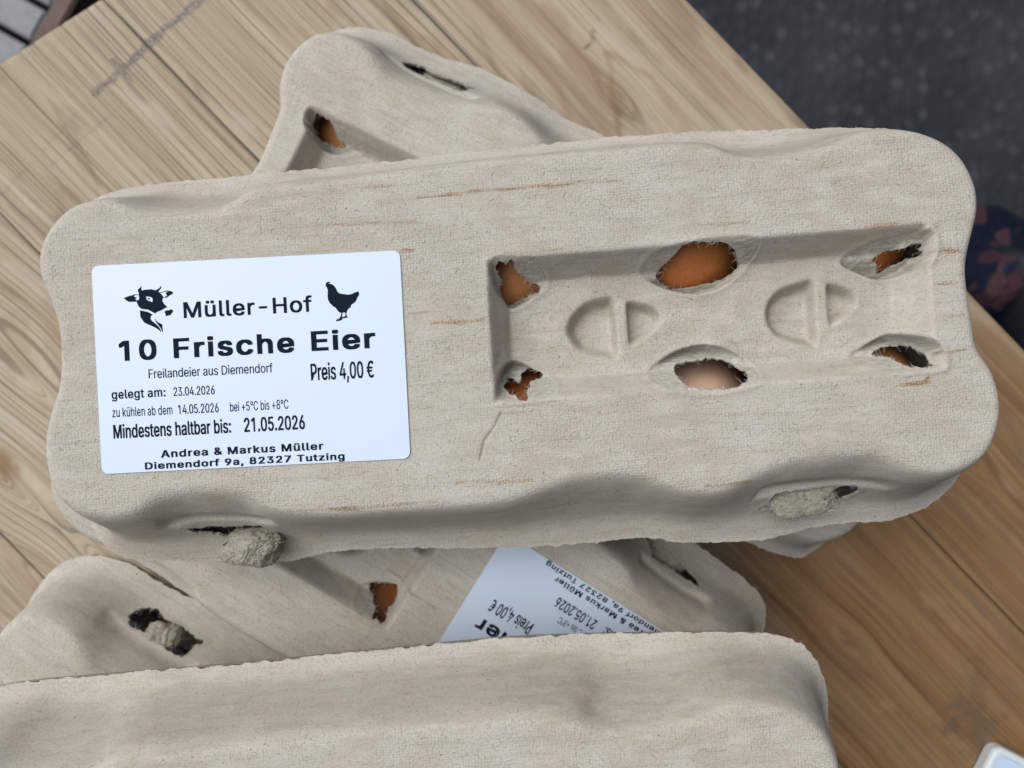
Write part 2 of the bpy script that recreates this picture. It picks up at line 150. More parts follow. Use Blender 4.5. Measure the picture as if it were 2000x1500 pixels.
'g': (425,[[(207,-151),(168,-148),(134,-140),(105,-127),(82,-110),(64,-91),(51,-69),(101,-41),(122,-66),(136,-78),(154,-88),(178,-95),(207,-97),(222,-97),(249,-92),(261,-87),(282,-75),(291,-67),(304,-47),(308,-34),(311,-6),(311,68),(306,68),(287,41),(272,28),(252,16),(227,8),(195,5),(165,7),(152,10),(138,14),(113,27),(90,43),(80,53),(63,77),(55,90),(43,120),(39,136),(35,172),(34,191),(35,210),(39,246),(49,278),(55,293),(62,307),(80,332),(101,352),(112,361),(125,368),(152,378),(166,382),(196,384),(228,382),(253,373),(273,360),(288,346),(308,319),(313,319),(313,379),(372,379),(372,-9),(370,-40),(367,-54),(363,-67),(350,-90),(342,-100),(324,-117),(303,-131),(291,-136),(251,-147)],[(205,59),(237,63),(264,75),(285,95),(300,121),(309,154),(312,193),(309,231),(300,264),(285,291),(264,312),(237,325),(205,330),(172,325),(145,312),(124,290),(109,262),(99,229),(96,193),(99,155),(109,123),(124,96),(145,76),(172,63)]]),
'h': (410,[[(114,227),(114,0),(53,0),(53,509),(114,509),(114,287),(102,287),(109,304),(124,332),(132,344),(152,362),(175,374),(187,379),(213,384),(227,384),(264,380),(295,369),(321,349),(341,321),(353,285),(357,240),(357,0),(296,0),(296,235),(295,249),(290,275),(286,286),(273,304),(265,312),(246,323),(223,328),(210,329),(184,326),(161,317),(141,303),(126,283),(117,257)]]),
'i': (167,[[(53,0),(53,379),(114,379),(114,0)],[(84,443),(67,446),(54,455),(44,468),(41,483),(44,499),(54,512),(67,521),(84,524),(100,521),(114,512),(123,499),(126,483),(123,468),(114,455),(100,446)]]),
'k': (381,[[(110,137),(110,212),(121,212),(284,379),(360,379),(184,199),(177,199)],[(53,0),(53,509),(114,509),(114,0)],[(294,0),(148,186),(191,229),(372,0)]]),
'l': (189,[[(139,-2),(125,-2),(101,3),(91,8),(74,20),(67,28),(58,47),(55,59),(53,84),(53,509),(114,509),(114,99),(115,77),(120,62),(130,54),(146,52),(160,53),(170,54),(181,3),(162,-1)]]),
'm': (610,[[(53,0),(53,379),(112,379),(112,295),(108,295),(118,323),(132,346),(151,363),(172,376),(195,384),(219,386),(245,383),(257,380),(268,375),(287,361),(303,342),(309,331),(314,320),(321,295),(312,295),(322,321),(337,343),(357,361),(381,375),(407,383),(437,386),(468,383),(497,372),(522,354),(541,328),(553,296),(557,255),(557,0),(496,0),(496,254),(493,279),(490,289),(485,298),(473,313),(447,326),(419,330),(395,328),(374,320),(358,307),(345,290),(338,270),(335,247),(335,0),(274,0),(274,260),(274,270),(269,288),(259,304),(253,311),(246,317),(229,326),(199,330),(178,328),(158,320),(140,307),(126,289),(117,266),(114,238),(114,0)]]),
'n': (410,[[(114,227),(114,0),(53,0),(53,379),(112,379),(112,287),(102,287),(109,304),(124,332),(132,344),(152,362),(175,374),(187,379),(213,384),(227,384),(264,380),(295,369),(321,349),(341,321),(353,285),(357,240),(357,0),(296,0),(296,235),(295,249),(290,275),(286,286),(273,304),(265,312),(246,323),(223,328),(210,329),(184,326),(161,317),(141,303),(126,283),(117,257)]]),
'o': (415,[[(207,-8),(190,-8),(159,-2),(130,9),(117,16),(93,35),(82,46),(72,58),(56,85),(49,100),(40,133),(37,150),(34,187),(35,207),(40,243),(49,276),(56,291),(64,305),(82,330),(93,341),(117,360),(130,367),(159,378),(190,384),(207,384),(224,384),(256,378),(271,374),(299,360),(311,351),(333,330),(343,318),(359,291),(366,276),(376,243),(379,225),(381,187),(379,150),(376,133),(371,116),(359,85),(343,58),(333,46),(311,25),(299,16),(271,3),(256,-2),(224,-8)],[(207,46),(242,51),(252,55),(270,66),(292,89),(307,117),(316,151),(319,187),(316,224),(307,258),(292,287),(270,310),(262,316),(242,325),(207,330),(173,325),(163,321),(145,310),(124,287),(108,258),(99,224),(96,187),(99,151),(108,117),(124,89),(145,66),(163,55),(173,51)]]),
'r': (259,[[(53,0),(53,379),(112,379),(112,321),(115,321),(130,347),(152,367),(181,380),(213,385),(229,384),(243,384),(243,322),(230,324),(207,326),(182,323),(159,315),(140,301),(126,284),(117,262),(114,237),(114,0)]]),
's': (365,[[(182,-8),(145,-5),(112,3),(84,18),(62,38),(45,63),(36,94),(94,107),(105,79),(111,72),(124,60),(150,49),(181,45),(217,50),(227,53),(244,62),(252,68),(262,81),(267,95),(268,103),(265,121),(254,136),(237,147),(212,155),(149,170),(104,186),(81,200),(72,208),(64,217),(53,237),(47,261),(47,274),(51,305),(65,332),(87,354),(115,370),(149,381),(187,384),(223,381),(254,372),(279,358),(299,339),(314,316),(324,290),(268,277),(258,298),(243,316),(236,321),(219,328),(187,333),(156,329),(131,317),(119,305),(114,299),(109,285),(109,277),(112,258),(124,243),(144,232),(172,223),(229,209),(275,194),(287,187),(306,171),(314,162),(325,142),(328,131),(331,107),(326,75),(312,47),(290,24),(260,6),(223,-5)]]),
't': (227,[[(204,379),(204,327),(6,327),(6,379)],[(65,471),(126,471),(126,98),(128,76),(136,61),(150,53),(170,50),(185,51),(202,54),(213,2),(192,-3),(168,-4),(153,-3),(125,2),(113,7),(92,21),(84,30),(72,52),(68,64),(65,93)]]),
'u': (410,[[(182,-5),(146,-1),(115,11),(89,31),(69,59),(57,95),(53,139),(53,379),(114,379),(114,144),(116,117),(119,105),(124,94),(137,75),(145,67),(164,56),(187,51),(200,50),(226,53),(249,62),(268,77),(283,97),(293,122),(296,153),(296,379),(357,379),(357,0),(298,0),(298,92),(307,92),(301,75),(286,47),(267,25),(257,17),(246,10),(222,0),(209,-3)]]),
'z': (380,[[(42,0),(42,46),(254,320),(254,323),(48,323),(48,379),(333,379),(333,331),(126,60),(126,56),(339,56),(339,0)]]),
'°': (316,[[(158,283),(128,287),(101,298),(77,316),(59,340),(47,367),(43,397),(47,428),(59,455),(77,479),(101,497),(128,509),(158,513),(188,509),(216,497),(239,479),(257,455),(269,428),(273,397),(269,367),(257,340),(239,316),(216,298),(188,287)],[(158,334),(175,336),(190,343),(203,353),(213,366),(220,381),(222,397),(220,414),(213,430),(203,443),(190,453),(175,459),(158,462),(141,459),(126,453),(113,443),(103,430),(97,414),(95,397),(97,381),(103,366),(113,353),(126,343),(141,336)]]),
'ü': (410,[[(182,-5),(146,-1),(115,11),(89,31),(69,59),(57,95),(53,139),(53,379),(114,379),(114,144),(116,117),(119,105),(124,94),(137,75),(145,67),(164,56),(187,51),(200,50),(226,53),(249,62),(268,77),(283,97),(293,122),(296,153),(296,379),(357,379),(357,0),(298,0),(298,92),(307,92),(301,75),(286,47),(267,25),(257,17),(246,10),(222,0),(209,-3)],[(277,443),(261,446),(248,455),(239,468),(236,483),(239,499),(248,512),(261,520),(277,523),(292,520),(305,512),(314,499),(317,483),(314,468),(305,455),(292,446)],[(133,443),(118,446),(104,455),(96,468),(93,483),(96,499),(104,512),(118,520),(133,523),(149,520),(162,512),(170,499),(173,483),(170,468),(162,455),(149,446)]]),
'€': (464,[[(364,329),(341,279),(16,279),(34,329)],[(321,229),(298,179),(16,179),(34,229)],[(423,463),(398,409),(366,433),(348,443),(329,450),(309,454),(288,456),(274,455),(248,450),(236,446),(213,433),(193,415),(183,404),(167,379),(161,365),(155,349),(146,315),(141,254),(146,194),(155,159),(161,144),(167,129),(183,104),(193,94),(213,76),(224,69),(248,59),(261,55),(288,53),(309,54),(329,59),(365,74),(396,96),(422,43),(393,21),(361,6),(325,-4),(288,-7),(249,-3),(230,1),(212,7),(179,25),(150,49),(137,63),(125,79),(105,115),(97,135),(85,179),(81,203),(78,254),(79,280),(85,329),(97,373),(105,393),(114,412),(137,445),(150,460),(179,484),(195,493),(230,508),(249,512),(288,516),(325,512),(361,502),(394,486)]]),
}

# ------------------------------------------------------------------ helpers
def tag(o, label=None, cat=None, group=None, kind=None):
    if label: o['label'] = label
    if cat: o['category'] = cat
    if group: o['group'] = group
    if kind: o['kind'] = kind
    return o

def link(name, me, mats=(), parent=None):
    o = bpy.data.objects.new(name, me)
    sc.collection.objects.link(o)
    if me is not None and not len(me.materials):
        for m in mats: me.materials.append(m)
    if parent: o.parent = parent
    return o

def empty(name, loc, rz=0.0):
    o = bpy.data.objects.new(name, None)
    sc.collection.objects.link(o)
    o.location = loc
    o.rotation_euler = (0, 0, rz)
    o.empty_display_size = 0.02
    return o

def mesh_np(name, verts, quads=None, tris=None, qmat=None, tmat=None, smooth=True):
    """fast mesh from numpy arrays (metres)"""
    me = bpy.data.meshes.new(name)
    verts = np.asarray(verts, np.float32)
    faces = []
    nq = 0 if quads is None else len(quads)
    nt = 0 if tris is None else len(tris)
    me.vertices.add(len(verts))
    me.vertices.foreach_set('co', verts.ravel())
    loops = np.concatenate(([np.asarray(quads, np.int32).ravel()] if nq else []) + ([np.asarray(tris, np.int32).ravel()] if nt else []))
    me.loops.add(len(loops))
    me.loops.foreach_set('vertex_index', loops)
    starts = np.concatenate([np.arange(nq) * 4, nq * 4 + np.arange(nt) * 3]).astype(np.int32)
    me.polygons.add(nq + nt)
    me.polygons.foreach_set('loop_start', starts)
    mi = np.zeros(nq + nt, np.int32)
    if qmat is not None: mi[:nq] = qmat
    if tmat is not None: mi[nq:] = tmat
    me.polygons.foreach_set('material_index', mi)
    me.polygons.foreach_set('use_smooth', np.full(nq + nt, smooth))
    me.update(calc_edges=True)
    me.validate()
    return me

def fattr(me, name, arr):
    a = me.attributes.new(name, 'FLOAT', 'POINT')
    a.data.foreach_set('value', np.asarray(arr, np.float32))

def vattr(me, name, arr):
    a = me.attributes.new(name, 'FLOAT_VECTOR', 'POINT')
    a.data.foreach_set('vector', np.asarray(arr, np.float32).ravel())

def vnoise(x, y, scale, seed=0):
    """smooth value noise in -1..1, feature size = scale"""
    g = np.random.default_rng(seed + 1000).uniform(-1, 1, (256, 256))
    u, v = x / scale, y / scale
    iu, iv = np.floor(u).astype(int), np.floor(v).astype(int)
    fu, fv = u - iu, v - iv
    fu = fu * fu * fu * (fu * (fu * 6 - 15) + 10)
    fv = fv * fv * fv * (fv * (fv * 6 - 15) + 10)
    a = g[iu % 256, iv % 256]; b = g[(iu + 1) % 256, iv % 256]
    c = g[iu % 256, (iv + 1) % 256]; d = g[(iu + 1) % 256, (iv + 1) % 256]
    return (a * (1 - fu) + b * fu) * (1 - fv) + (c * (1 - fu) + d * fu) * fv

def fbm(x, y, scale, seed=0, octaves=4):
    t = 0; a = 0.5
    for k in range(octaves):
        t = t + a * vnoise(x, y, scale / 2 ** k, seed + 17 * k); a *= 0.55
    return t

def smooth_closed(pts, n=6):
    """Catmull-Rom through a closed outline"""
    p = np.array(pts, float)
    out = []
    N = len(p)
    for i in range(N):
        p0, p1, p2, p3 = p[i - 1], p[i], p[(i + 1) % N], p[(i + 2) % N]
        for k in range(n):
            t = k / n
            out.append(0.5 * (2 * p1 + (p2 - p0) * t + (2 * p0 - 5 * p1 + 4 * p2 - p3) * t * t + (3 * p1 - p0 - 3 * p2 + p3) * t ** 3))
    return np.array(out)

def sdf(X, Y, poly):
    """signed distance to a closed polygon, negative inside"""
    poly = np.asarray(poly, float)
    sh = X.shape
    P = np.stack([X.ravel(), Y.ravel()], 1)
    d2 = np.full(len(P), 1e9)
    ins = np.zeros(len(P), bool)
    N = len(poly)
    for i in range(N):
        a = poly[i]; b = poly[(i + 1) % N]
        e = b - a
        ll = max(e @ e, 1e-12)
        wv = P - a
        t = np.clip((wv @ e) / ll, 0, 1)
        q = wv - t[:, None] * e
        d2 = np.minimum(d2, (q * q).sum(1))
        c = (a[1] > P[:, 1]) != (b[1] > P[:, 1])
        if abs(e[1]) > 1e-12:
            xi = a[0] + (P[:, 1] - a[1]) / e[1] * e[0]
            ins ^= c & (P[:, 0] < xi)
    d = np.sqrt(d2)
    return np.where(ins, -d, d).reshape(sh)

def sdf_near(X, Y, poly, margin=6.0):
    """signed distance evaluated only near the polygon"""
    poly = np.asarray(poly, float)
    lo = poly.min(0) - margin; hi = poly.max(0) + margin
    m = (X > lo[0]) & (X < hi[0]) & (Y > lo[1]) & (Y < hi[1])
    out = np.full(X.shape, margin)
    out[m] = np.minimum(sdf(X[m], Y[m], poly), margin)
    return out

def blur(Z, sig):
    r = max(1, int(3 * sig))
    k = np.exp(-0.5 * (np.arange(-r, r + 1) / sig) ** 2); k /= k.sum()
    Zp = np.pad(Z, ((r, r), (0, 0)), mode='edge')
    Z = sum(k[i] * Zp[i:i + Z.shape[0]] for i in range(2 * r + 1))
    Zp = np.pad(Z, ((0, 0), (r, r)), mode='edge')
    return sum(k[i] * Zp[:, i:i + Z.shape[1]] for i in range(2 * r + 1))

def sstep(t):
    t = np.clip(t, 0, 1)
    return t * t * (3 - 2 * t)

def bilin(G, x0, y0, h, x, y):
    u = np.clip((x - x0) / h, 0, G.shape[0] - 1.001); v = np.clip((y - y0) / h, 0, G.shape[1] - 1.001)
    i, j = u.astype(int), v.astype(int)
    fu, fv = u - i, v - j
    return (G[i, j] * (1 - fu) + G[i + 1, j] * fu) * (1 - fv) + (G[i, j + 1] * (1 - fu) + G[i + 1, j + 1] * fu) * fv

# ------------------------------------------------------------------ node helper
class NT:
    def __init__(self, name):
        self.m = bpy.data.materials.new(name)
        self.m.use_nodes = True
        self.t = self.m.node_tree
        self.b = self.t.nodes['Principled BSDF']
    def n(self, typ, ins=None, **kw):
        nd = self.t.nodes.new('ShaderNode' + typ)
        for k, v in kw.items(): setattr(nd, k, v)
        for k, v in (ins or {}).items(): self.put(nd.inputs[k], v)
        return nd
    def put(self, sock, v):
        if hasattr(v, 'bl_idname') and hasattr(v, 'outputs'): v = v.outputs[0]
        if isinstance(v, bpy.types.NodeSocket): self.t.links.new(v, sock)
        elif isinstance(v, (tuple, list)) and len(v) == 3 and sock.type == 'RGBA': sock.default_value = (*v, 1)
        else: sock.default_value = v
    def math(self, op, a, b=0.0, c=0.0, clamp=False):
        nd = self.t.nodes.new('ShaderNodeMath'); nd.operation = op; nd.use_clamp = clamp
        self.put(nd.inputs[0], a); self.put(nd.inputs[1], b); self.put(nd.inputs[2], c)
        return nd.outputs[0]
    def mix(self, f, a, b, mode='MIX'):
        nd = self.t.nodes.new('ShaderNodeMix'); nd.data_type = 'RGBA'; nd.blend_type = mode; nd.clamp_factor = True
        self.put(nd.inputs[0], f); self.put(nd.inputs[6], a); self.put(nd.inputs[7], b)
        return nd.outputs[2]
    def noise(self, vec, scale, detail=3.0, rough=0.55, dist=0.0):
        nd = self.n('TexNoise', {'Vector': vec, 'Scale': scale, 'Detail': detail, 'Roughness': rough, 'Distortion': dist})
        return nd.outputs['Fac']
    def ramp(self, f, stops, interp='LINEAR'):
        nd = self.t.nodes.new('ShaderNodeValToRGB'); r = nd.color_ramp; r.interpolation = interp
        while len(r.elements) < len(stops): r.elements.new(0.5)
        for e, (p, c) in zip(r.elements, stops):
            e.position = p; e.color = (*c, 1) if len(c) == 3 else c
        self.put(nd.inputs[0], f)
        return nd.outputs[0]
    def step(self, f, lo, hi):
        nd = self.t.nodes.new('ShaderNodeMapRange'); nd.interpolation_type = 'SMOOTHSTEP'
        self.put(nd.inputs[0], f); nd.inputs[1].default_value = lo; nd.inputs[2].default_value = hi
        return nd.outputs[0]
    def attr(self, name, out='Fac'):
        nd = self.t.nodes.new('ShaderNodeAttribute'); nd.attribute_name = name
        return nd.outputs[out]
    def bump(self, h, strength, dist, prev=None):
        nd = self.t.nodes.new('ShaderNodeBump')
        self.put(nd.inputs['Height'], h); nd.inputs['Strength'].default_value = strength; nd.inputs['Distance'].default_value = dist
        if prev is not None: self.put(nd.inputs['Normal'], prev)
        return nd.outputs[0]
    def obj(self):
        return self.t.nodes.new('ShaderNodeTexCoord').outputs['Object']
    def out(self, color=None, rough=None, normal=None, spec=None):
        if color is not None: self.put(self.b.inputs['Base Color'], color)
        if rough is not None: self.put(self.b.inputs['Roughness'], rough)
        if normal is not None: self.put(self.b.inputs['Normal'], normal)
        if spec is not None: self.put(self.b.inputs['Specular IOR Level'], spec)
        return self.m

# ------------------------------------------------------------------ materials
def mat_pulp(name, tint=(1, 1, 1), weave=True):
    n = NT(name)
    co = n.obj()
    sep = n.n('SeparateXYZ', {0: co})
    x, y, z = sep.outputs[0], sep.outputs[1], sep.outputs[2]
    lo = n.noise(co, 28, 4, 0.6)
    mid = n.noise(n.n('Mapping', {'Vector': co, 'Scale': (0.35, 1.0, 1.0)}), 260, 4, 0.65)
    fine = n.noise(co, 1500, 3, 0.7)
    c = n.ramp(lo, [(0.30, tuple(a * b for a, b in zip((0.395, 0.338, 0.265), tint))), (0.70, tuple(a * b for a, b in zip((0.465, 0.417, 0.35), tint)))])
    c = n.mix(n.step(mid, 0.35, 0.75), c, tuple(a * b for a, b in zip((0.49, 0.442, 0.375), tint)))
    c = n.mix(n.math('MULTIPLY', n.step(fine, 0.50, 0.72), 0.5), c, (0.22, 0.20, 0.17))
    lin = n.noise(n.n('Mapping', {'Vector': co, 'Scale': (0.045, 1.0, 0.3)}), 950, 4, 0.7)
    c = n.mix(n.math('MULTIPLY', n.step(lin, 0.50, 0.74), 0.34), c, (0.24, 0.215, 0.18))
    # weave of the mould screen
    t = y
    up = n.n('SeparateXYZ', {0: n.n('NewGeometry').outputs['Normal']}).outputs[2]
    flat = n.step(up, 0.55, 0.9)
    wn_ = n.n('TexNoise', {'Vector': co, 'Scale': 260.0, 'Detail': 2.0})
    wo = n.n('VectorMath', {0: wn_.outputs['Color'], 1: (0.5, 0.5, 0.5)}, operation='SUBTRACT')
    wo = n.n('VectorMath', {0: wo, 'Scale': 0.0009}, operation='SCALE')
    wp = n.n('VectorMath', {0: co, 1: wo}, operation='ADD')
    cell = n.n('TexVoronoi', {'Vector': n.n('Mapping', {'Vector': wp, 'Scale': (1 / 0.00086, 1 / 0.00074, 1)}), 'Scale': 1.0, 'Randomness': 0.55}, voronoi_dimensions='2D')
    cd = cell.outputs['Distance']
    lift = n.n('SeparateColor', {0: cell.outputs['Color']}).outputs[0]
    wv = n.math('SUBTRACT', n.math('MULTIPLY_ADD', lift, 0.5, 0.55), n.math('MULTIPLY', cd, 1.9))
    pit = n.step(cd, 0.42, 0.72)
    patch = n.math('MULTIPLY_ADD', n.step(n.noise(co, 70, 2), 0.32, 0.62), 0.5, 0.5)
    torn = n.attr('torn')
    wv = n.math('MULTIPLY', n.math('MULTIPLY', wv, n.math('MULTIPLY', patch, flat)), n.math('SUBTRACT', 1.0, torn))
    c = n.mix(n.math('MULTIPLY', n.math('MULTIPLY', pit, n.math('MULTIPLY', patch, flat)), 0.42), c, (0.25, 0.23, 0.20))
    # specks and hairs
    vo = n.n('TexVoronoi', {'Vector': co, 'Scale': 260.0, 'Randomness': 1.0})
    keep = n.step(n.n('SeparateColor', {0: vo.outputs['Color']}).outputs[0], 0.80, 0.82)
    sp = n.math('MULTIPLY', n.step(vo.outputs['Distance'], 0.085, 0.045), keep)
    c = n.mix(n.math('MULTIPLY', sp, 0.75), c, (0.09, 0.08, 0.07))
    hv = n.n('Mapping', {'Vector': co, 'Rotation': (0, 0, 0.5), 'Scale': (0.22, 1.0, 0.6)})
    hair = n.step(n.noise(hv, 1300, 2, 0.6, 1.5), 0.66, 0.74)
    c = n.mix(n.math('MULTIPLY', hair, 0.45), c, (0.14, 0.125, 0.10))
    # brown water streaks broken up by the weave
    st = n.attr('stain')
    brk = n.step(cd, 0.16, 0.42)
    c = n.mix(n.math('MULTIPLY', st, n.math('MULTIPLY_ADD', brk, 0.75, 0.25)), c, (0.22, 0.115, 0.035))
    c = n.mix(n.attr('crack'), c, (0.17, 0.15, 0.13))
    tc = n.ramp(n.noise(n.n('Mapping', {'Vector': co, 'Scale': (0.4, 1.4, 1.0)}), 900, 4, 0.7), [(0.3, tuple(a * b for a, b in zip((0.31, 0.275, 0.22), tint))), (0.7, tuple(a * b for a, b in zip((0.53, 0.49, 0.42), tint)))])
    c = n.mix(torn, c, tc)
    nrm = n.bump(wv, 0.5 if weave else 0.2, 0.00016)
    nrm = n.bump(n.noise(co, 1100, 5, 0.75), 0.6, 0.00026, nrm)
    nrm = n.bump(n.math('MULTIPLY', n.noise(co, 420, 4, 0.75, 0.6), n.math('MULTIPLY_ADD', torn, 1.0, 0.07)), 0.6, 0.0010, nrm)
    return n.out(c, 0.93, nrm, 0.15)

def mat_simple(name, col, rough=0.7, spec=0.3, var=0.0, scale=300, bump=0.0, bdist=0.0005):
    n = NT(name)
    c = col
    if var:
        f = n.noise(n.obj(), scale, 4, 0.6)
        c = n.ramp(f, [(0.3, tuple(v * (1 - var) for v in col)), (0.7, tuple(min(1, v * (1 + var)) for v in col))])
    nrm = n.bump(n.noise(n.obj(), scale * 2, 4, 0.65), bump, bdist) if bump else None
    return n.out(c, rough, nrm, spec)

M_PULP = mat_pulp('pulp_board')
M_PULP_TAB = mat_pulp('pulp_board_rough', (0.76, 0.74, 0.69), weave=False)
M_EDGE = mat_simple('pulp_cut_edge', (0.62, 0.53, 0.36), 0.95, 0.1, 0.12, 900, 0.4, 0.0002)
M_HAIR = mat_simple('dark_fibre', (0.13, 0.115, 0.095), 0.9, 0.1)
M_FUZZ = mat_simple('pale_fibre', (0.62, 0.60, 0.55), 0.9, 0.1)
M_PAPER = mat_simple('label_paper', (0.53, 0.595, 0.69), 0.32, 0.5)
M_INK = mat_simple('label_ink', (0.008, 0.014, 0.022), 0.8, 0.05)

def mat_egg(name, a, b, speck):
    n = NT(name)
    co = n.obj()
    c = n.ramp(n.noise(co, 120, 3), [(0.3, a), (0.7, b)])
    c = n.mix(n.math('MULTIPLY', n.step(n.noise(co, 1100, 3, 0.6), 0.56, 0.70), 0.6), c, speck)
    nrm = n.bump(n.noise(co, 1600, 3, 0.6), 0.35, 0.0002)
    return n.out(c, 0.48, nrm, 0.4)
EGG_DARK = mat_egg('eggshell_dark_brown', (0.44, 0.135, 0.034), (0.50, 0.17, 0.045), (0.22, 0.06, 0.015))
EGG_MID = mat_egg('eggshell_brown', (0.55, 0.22, 0.08), (0.62, 0.27, 0.10), (0.42, 0.15, 0.05))
EGG_PALE = mat_egg('eggshell_pale_brown', (0.66, 0.40, 0.27), (0.72, 0.46, 0.32), (0.60, 0.34, 0.22))

# ------------------------------------------------------------------ egg carton
RIM = ([(-122,57),(-105,59.3),(-50,60.2),(0,61.8),(40,62.8),(75,61.6),(108,59.8),(122,57.5),(130,51),(133,42),(133,30),(131.5,18),(130.5,5),
        (131.5,-8),(133.5,-20),(134,-32),(132.5,-42),(128.5,-49.5),(121,-55.5),(112,-58.6)] + FRONT_RIM[-5:0:-1] + [(-132,-45),(-134,-32),(-133,-18),(-130.5,-3),(-129.5,8),(-130.5,20),(-132,30),(-131.5,42),(-128,51)])
TOP_C = smooth_closed(TOP_OUT, 5)
RIM_C = smooth_closed(RIM, 6)
Z_TOP, Z_RIM, Z_SHELF = 66.0, 36.0, 51.0

def lid_fields(h):
    xs = np.arange(-141, 141 + h, h); ys = np.arange(-66, 64 + h, h)
    X, Y = np.meshgrid(xs, ys, indexing='ij')
    dt = np.maximum(sdf(X, Y, TOP_C), 0)
    sF = sdf(X, Y, RIM_C)
    df = np.maximum(-sF, 0)
    tot = np.maximum(dt + df, 0.6)
    wf = np.clip(0.36 * tot, 0.8, 7.0)
    s = np.clip(dt / (tot - wf), 0, 1)
    z = Z_TOP - 26 * (0.45 * sstep(s) + 0.55 * s) - 4 * np.clip((dt - (tot - wf)) / wf, 0, 1)
    z = blur(z, 1.3 / h)
    z += 0.16 * fbm(X, Y, 30, 3) + np.where(dt > 0, 0.16 * fbm(X, Y, 18, 5), 0)
    # shelves above the closing slots
    for sh in SHELVES:
        m = sstep(-sdf_near(X, Y, smooth_closed(sh, 3)) / 2.2)
        z = np.where(z > Z_SHELF, z + (Z_SHELF - z) * m, z)
    z = blur(z, 0.45 / h)
    # the sunk window
    q = np.array(RECESS, float)
    e = np.full(X.shape, 99.0)
    for i in range(4):
        a, b = q[i], q[(i + 1) % 4]
        t = (b - a) / np.linalg.norm(b - a)
        e = np.minimum(e, (X - a[0]) * t[1] - (Y - a[1]) * t[0])
    run = 5.6 + 0.5 * fbm(X, Y, 20, 9)
    dep = 10.0 * np.clip(e / run, 0, 1)
    dep = blur(dep, 0.26 / h)
    z -= dep
    z += np.where(e > 3, 0.5 * fbm(X, Y, 14, 11), 0)
    for d, rib, side in zip(DIMPLES, (27.6, 30.4, 83.2, 86.2), (-1, 1, -1, 1)):
        d = [(x - side * 6 if abs(x - rib) < 2.2 else x, y_) for x, y_ in d]
        dc = -sdf_near(X, Y, smooth_closed(d, 4))
        z -= blur(5.4 * sstep((dc + 1.0) / (3.4 if side < 0 else 2.3)) * sstep(side * (X - rib) / 1.5), 0.3 / h)
    e_long = np.full(X.shape, 99.0)
    for i in (0, 2):
        a, b = q[i], q[(i + 1) % 4]
        t = (b - a) / np.linalg.norm(b - a)
        e_long = np.minimum(e_long, (X - a[0]) * t[1] - (Y - a[1]) * t[0])
    torn = np.zeros(X.shape); hole = np.full(X.shape, 9.0)
    rag = 0.7 * vnoise(X, Y, 2.0, 20) + 0.6 * vnoise(X, Y, 1.1, 21) + 0.35 * vnoise(X, Y, 0.6, 22)
    for k, (wl, ho) in enumerate(zip(WELLS, HOLES)):
        c = smooth_closed(wl, 4)
        s_ = sdf_near(X, Y, c)
        ins = np.clip(-s_, 0, 9)
        mid_y = np.mean([p[1] for p in wl])
        zin = Z_TOP - (1.0 + 1.4 * np.clip(e_long, 0, 14)) + (1.0 * fbm(X * 0.6, Y * 1.8, 3.2, 31 + k) + 0.35 * vnoise(X * .7, Y * 1.6, 0.9, 61 + k)) * sstep(ins / 1.2)
        z = z + np.minimum(zin - z, -0.5) * sstep(ins / 0.55)
        z += 0.35 * np.exp(-((s_ - 0.5) / 0.8) ** 2)            # lip pushed up along the cut
        torn = np.maximum(torn, sstep((ins - 0.15) / 0.5))
        hole = np.minimum(hole, sdf_near(X, Y, smooth_closed(ho, 3)) + rag * (0.7, 0.3, 0.4, 0.65, 0.55, 0.6)[k])
    for k, sl in enumerate(SLOTS):
        hole = np.minimum(hole, sdf_near(X, Y, np.array(sl)) + 0.4 * rag)
        torn = np.maximum(torn, 0.6 * sstep((1.2 - np.abs(sdf_near(X, Y, np.array(sl)))) / 0.8))
    edge_r = 0.35 * vnoise(X, Y, 2.4, 41) + 0.2 * vnoise(X, Y, 0.8, 42)
    dom = np.maximum(sF + edge_r, -hole)
    return xs, ys, X, Y, z, dom, torn, hole

def capsule(X, Y, x0, y0, x1, y1):
    e = np.array([x1 - x0, y1 - y0]); L = np.hypot(*e)
    t = np.clip(((X - x0) * e[0] + (Y - y0) * e[1]) / L ** 2, 0, 1)
    return np.hypot(X - x0 - t * e[0], Y - y0 - t * e[1]), t

def hair_tubes(pts, z_of, n, lmin, lmax, rad, seed, along=None, lift=0.05, arch=0.3):
    """short bent fibres as thin three-sided tubes; pts: candidate roots (mm)"""
    g = np.random.default_rng(seed)
    V, T = [], []
    for i in range(n):
        p = pts[g.integers(len(pts))]
        a = g.uniform(0, 2 * math.pi) if along is None else g.normal(along, 0.5)
        L = g.uniform(lmin, lmax); bend = g.normal(0, 1.1)
        b0 = len(V) * 1
        base = sum(len(v) for v in V)
        k = 5
        ring = []
        for j in range(k):
            t = j / (k - 1)
            aa = a + bend * t
            if j == 0: q = np.array(p, float)
            else: q = q + np.array([math.cos(aa), math.sin(aa)]) * L / (k - 1)
            zz = z_of(q[0], q[1]) + lift + arch * math.sin(t * 2.2) * L * 0.25
            r = rad * (1 - 0.6 * t)
            nx, ny = -math.sin(aa), math.cos(aa)
            ring += [(q[0] + nx * r, q[1] + ny * r, zz), (q[0] - nx * r, q[1] - ny * r, zz), (q[0], q[1], zz + r * 1.6)]
        V.append(np.array(ring))
        for j in range(k - 1):
            for c in range(3):
                d = (c + 1) % 3
                T.append((base + j * 3 + c, base + j * 3 + d, base + j * 3 + 3 + d, base + j * 3 + 3 + c))
    return np.concatenate(V), np.array(T)

